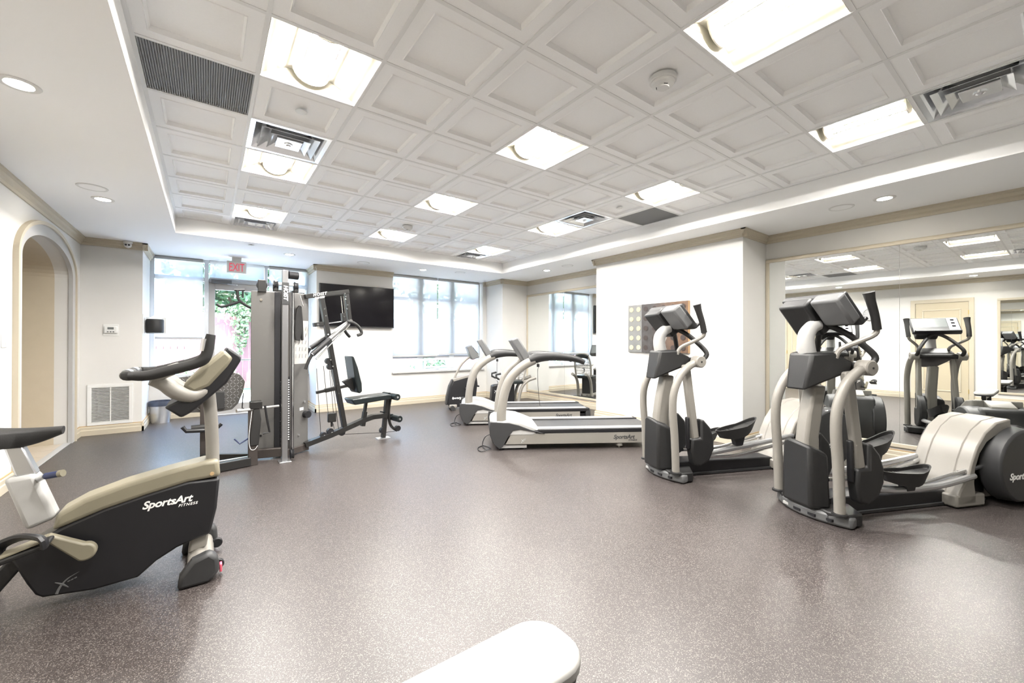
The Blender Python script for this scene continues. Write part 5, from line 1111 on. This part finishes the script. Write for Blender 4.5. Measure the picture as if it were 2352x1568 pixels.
    # lat bar behind the left shroud
    L = lambda x, y: Y(x, y, 3.62)
    obj('lat_bar', MB().tube([L(600, 712), L(575, 706), L(556, 695), L(547, 684), L(545, 666)], 0.017, 10, smooth=4), 'gym_frame', t)
    obj('lat_bar', MB().tube([L(552, 692), L(530, 699), L(510, 704), L(497, 698)], 0.016, 10, smooth=4), 'black', t)
    obj('lat_hanger', MB().tube([L(538, 666), L(562, 666)], 0.014, 8), 'black', t); obj('lat_hanger', MB().tube([L(558, 668), L(558, 684)], 0.010, 8), 'black', t)
    # ---- press station on the right
    pm = obj('press_post', MB().bar(R(738, 684), R(791, 980), 0.055, 0.075, up=UP), 'gym_frame', t, 0.006); bolts([(745, 709), (748, 725), (753, 768), (759, 826), (764, 841), (774, 882), (778, 903)], -0.03, pm)
    tbm = obj('top_beam', MB().bar(R(700, 681), R(800, 669.5), 0.055, 0.065, up=UP), 'gym_frame', t, 0.006)
    a = R(719, 680.5, -0.031); b = R(751, 676, -0.031); xd = b-a
    lettering('brand_lettering', 'HOIST', 0.050, 'print_white', tbm, a-GR.n*0.006, xd, (0, 0, 1), shear=0.3, bold=0.0015, space=1.25); lettering('brand_lettering', 'H4400', 0.038, 'print_white', tbm, a-GR.n*0.006+Vector((0.02, 0, -0.034)), xd, (0, 0, 1), shear=0.3, bold=0.001, space=1.2)
    hg = obj('front_hanger', MB().bar(R(795, 672), R(803, 738), 0.05, 0.06, up=UP), 'gym_frame', t, 0.006); bolts([(792, 674), (794, 681), (794, 687), (798, 700), (797, 709)], -0.03, hg)
    for dx in (0, 6): obj('hanger_rod', MB().rod(R(783+dx, 680), R(787+dx, 720), 0.006, 8), 'chrome', t)
    pb = obj('pulley_block', MB().bar(R(788, 719), R(790, 738), 0.05, 0.07, up=UP), 'gym_frame', t, 0.005); bolts([(790, 727)], -0.03, pb)
    pk = obj('side_bracket', MB().bar(R(720, 746), R(742, 743), 0.05, 0.075, up=UP), 'gym_frame', t, 0.005); bolts([(730, 745)], -0.03, pk, 0.014)
    obj('link_rod', MB().rod(R(756, 742), R(786, 738), 0.007, 8), 'chrome', t)
    for w in (-0.20, 0.20):
        dx, dy = (0, 0) if w < 0 else (0, 0)
        A, B = R(803, 738, -0.05 if w < 0 else 0.05), R(716, 815, w) if w < 0 else R(712, 800, 0.12)
        obj('press_arm', MB().rod(A, B, 0.026), 'post_grey', t); obj('press_arm_sleeve', MB().rod(A.lerp(B, 0.55), A.lerp(B, 0.98), 0.031), 'black', t)
        obj('chrome_link', MB().rod(A+Vector((0, 0, -0.04)), B+Vector((0.05, 0, -0.05)), 0.010), 'chrome', t)
        e = B; obj('grip_handle', MB().tube([e, e+Vector((-0.03, 0, -0.06)), e+Vector((-0.07, 0, -0.17))], 0.019, 10), 'black_soft', t)
        obj('press_handle', MB().tube([R(800, 739, w*0.3), R(812, 741, w), R(824, 751, w), R(830, 761, w), R(829, 767, w), R(821, 770, w)] if w < 0 else [R(790, 755, 0.1), R(795, 764, 0.2), R(803, 773, 0.24)], 0.020, 10, smooth=4), 'black_soft', t)
    obj('pivot_bolt', MB().rod(R(806, 737, -0.10), R(806, 737, 0.10), 0.024, 14), 'chrome', t)
    # back pad, support bar
    bpd = [R(x, y) for x, y in ((799, 817), (804, 818), (813, 842), (822, 878), (823, 897), (817, 902), (812, 897), (806, 865))]
    k = len(bpd); v = [p-GR.n*0.13 for p in bpd]+[p+GR.n*0.13 for p in bpd]
    obj('back_pad', MB().add(v, [tuple(range(k)), tuple(range(2*k-1, k-1, -1))]+[(i, (i+1) % k, (i+1) % k+k, i+k) for i in range(k)]), 'vinyl', t, 0.015)
    br = [R(x, y) for x, y in ((786, 876), (808, 866), (815, 900), (800, 889))]; k = 4; v = [p-GR.n*0.03 for p in br]+[p+GR.n*0.03 for p in br]
    obj('pad_bracket', MB().add(v, [tuple(range(k)), tuple(range(2*k-1, k-1, -1))]+[(i, (i+1) % k, (i+1) % k+k, i+k) for i in range(k)]), 'gym_frame', t, 0.004)
    obj('support_bar', MB().bar(R(726, 901.5), R(800, 885), 0.035, 0.04, up=UP), 'gym_frame', t, 0.004); obj('support_sleeve', MB().bar(R(746, 897), R(772, 891), 0.05, 0.055, up=UP), 'gym_frame', t, 0.004)
    # base beam, seat
    bm_ = [R(700, 1021), R(760, 998), R(812, 975), R(838, 963), R(855, 957), R(884, 953.5)]
    bb = MB()
    for a, b in zip(bm_, bm_[1:]): bb.bar(a, b+(b-a).normalized()*0.012, 0.06, 0.085, up=UP)
    bo = obj('base_spine', bb, 'gym_frame', t); bolts([(745, 1000), (762, 993), (791, 982), (808, 975)], -0.03, bo)
    st_ = [R(798, 916), R(806, 928), R(889, 914), R(890, 905), R(882, 903), R(802, 914)]; k = len(st_); v = [p-GR.n*0.13 for p in st_]+[p+GR.n*0.13 for p in st_]
    obj('seat_pad', MB().add(v, [tuple(range(k)), tuple(range(2*k-1, k-1, -1))]+[(i, (i+1) % k, (i+1) % k+k, i+k) for i in range(k)]), 'vinyl', t, 0.015)
    obj('seat_post', MB().bar(R(841, 922), R(837, 948), 0.035, 0.04, up=UP), 'gym_frame', t); obj('seat_sleeve', MB().bar(R(838, 945), R(833, 978), 0.05, 0.055, up=UP), 'gym_frame', t)
    obj('front_leg', MB().bar(R(889, 912), R(880, 1004), 0.05, 0.055, up=UP), 'gym_frame', t); p = R(879.5, 1006); obj('leg_foot', MB().box(p.x-0.09, p.y-0.06, 0, p.x+0.09, p.y+0.06, 0.010), 'steel', t)
    c_ = R(897, 909); obj('knee_roller', MB().rod(c_-GR.n*0.20, c_-GR.n*0.03, 0.045, 18), 'vinyl', t); obj('knee_roller', MB().rod(c_+GR.n*0.03, c_+GR.n*0.20, 0.045, 18), 'vinyl', t); obj('roller_bar', MB().rod(c_-GR.n*0.21, c_+GR.n*0.21, 0.014), 'steel', t)
    obj('leg_arm', MB().tube([R(897, 915), R(893, 940), R(894, 965), R(900, 980), R(912, 988)], 0.020, 10, smooth=4), 'gym_frame', t)
    c_ = R(902, 958); obj('shin_roller', MB().rod(c_-GR.n*0.20, c_-GR.n*0.03, 0.045, 18), 'vinyl', t); obj('shin_roller', MB().rod(c_+GR.n*0.03, c_+GR.n*0.20, 0.045, 18), 'vinyl', t); obj('roller_bar', MB().rod(c_-GR.n*0.21, c_+GR.n*0.21, 0.014), 'steel', t)
    for x, y, rr in ((913, 983, 0.04), (879, 988, 0.045), (784, 992, 0.045), (743, 999, 0.04), (758, 990, 0.04), (754, 829, 0.04), (758, 842, 0.04)):
        c_ = R(x, y); obj('pulley', MB().rod(c_-GR.n*0.025, c_+GR.n*0.025, rr, 18), 'black', t)
    obj('leg_pin', MB().rod(R(873, 945), R(886, 947), 0.010, 8), 'black', t)
    pc = R(762, 958); obj('floating_pulley', MB().box(pc.x-0.05, pc.y-0.03, pc.z-0.06, pc.x+0.05, pc.y+0.03, pc.z+0.06), 'gym_frame', t, 0.008); obj('swivel', MB().rod(pc+Vector((0, 0, -0.06)), pc+Vector((0, 0, -0.12)), 0.014), 'black', t)
    for L_ in ([(727, 846), (737, 999)], [(743, 840), (754, 952)], [(757, 850), (766, 950)], [(760, 850), (778, 988)], [(788, 997), (880, 993), (908, 990)], [(765, 972), (768, 985)]):
        obj('cable', MB().tube([R(x, y) for x, y in L_], 0.0035, 6), 'black', t)
    return t
make_gym()
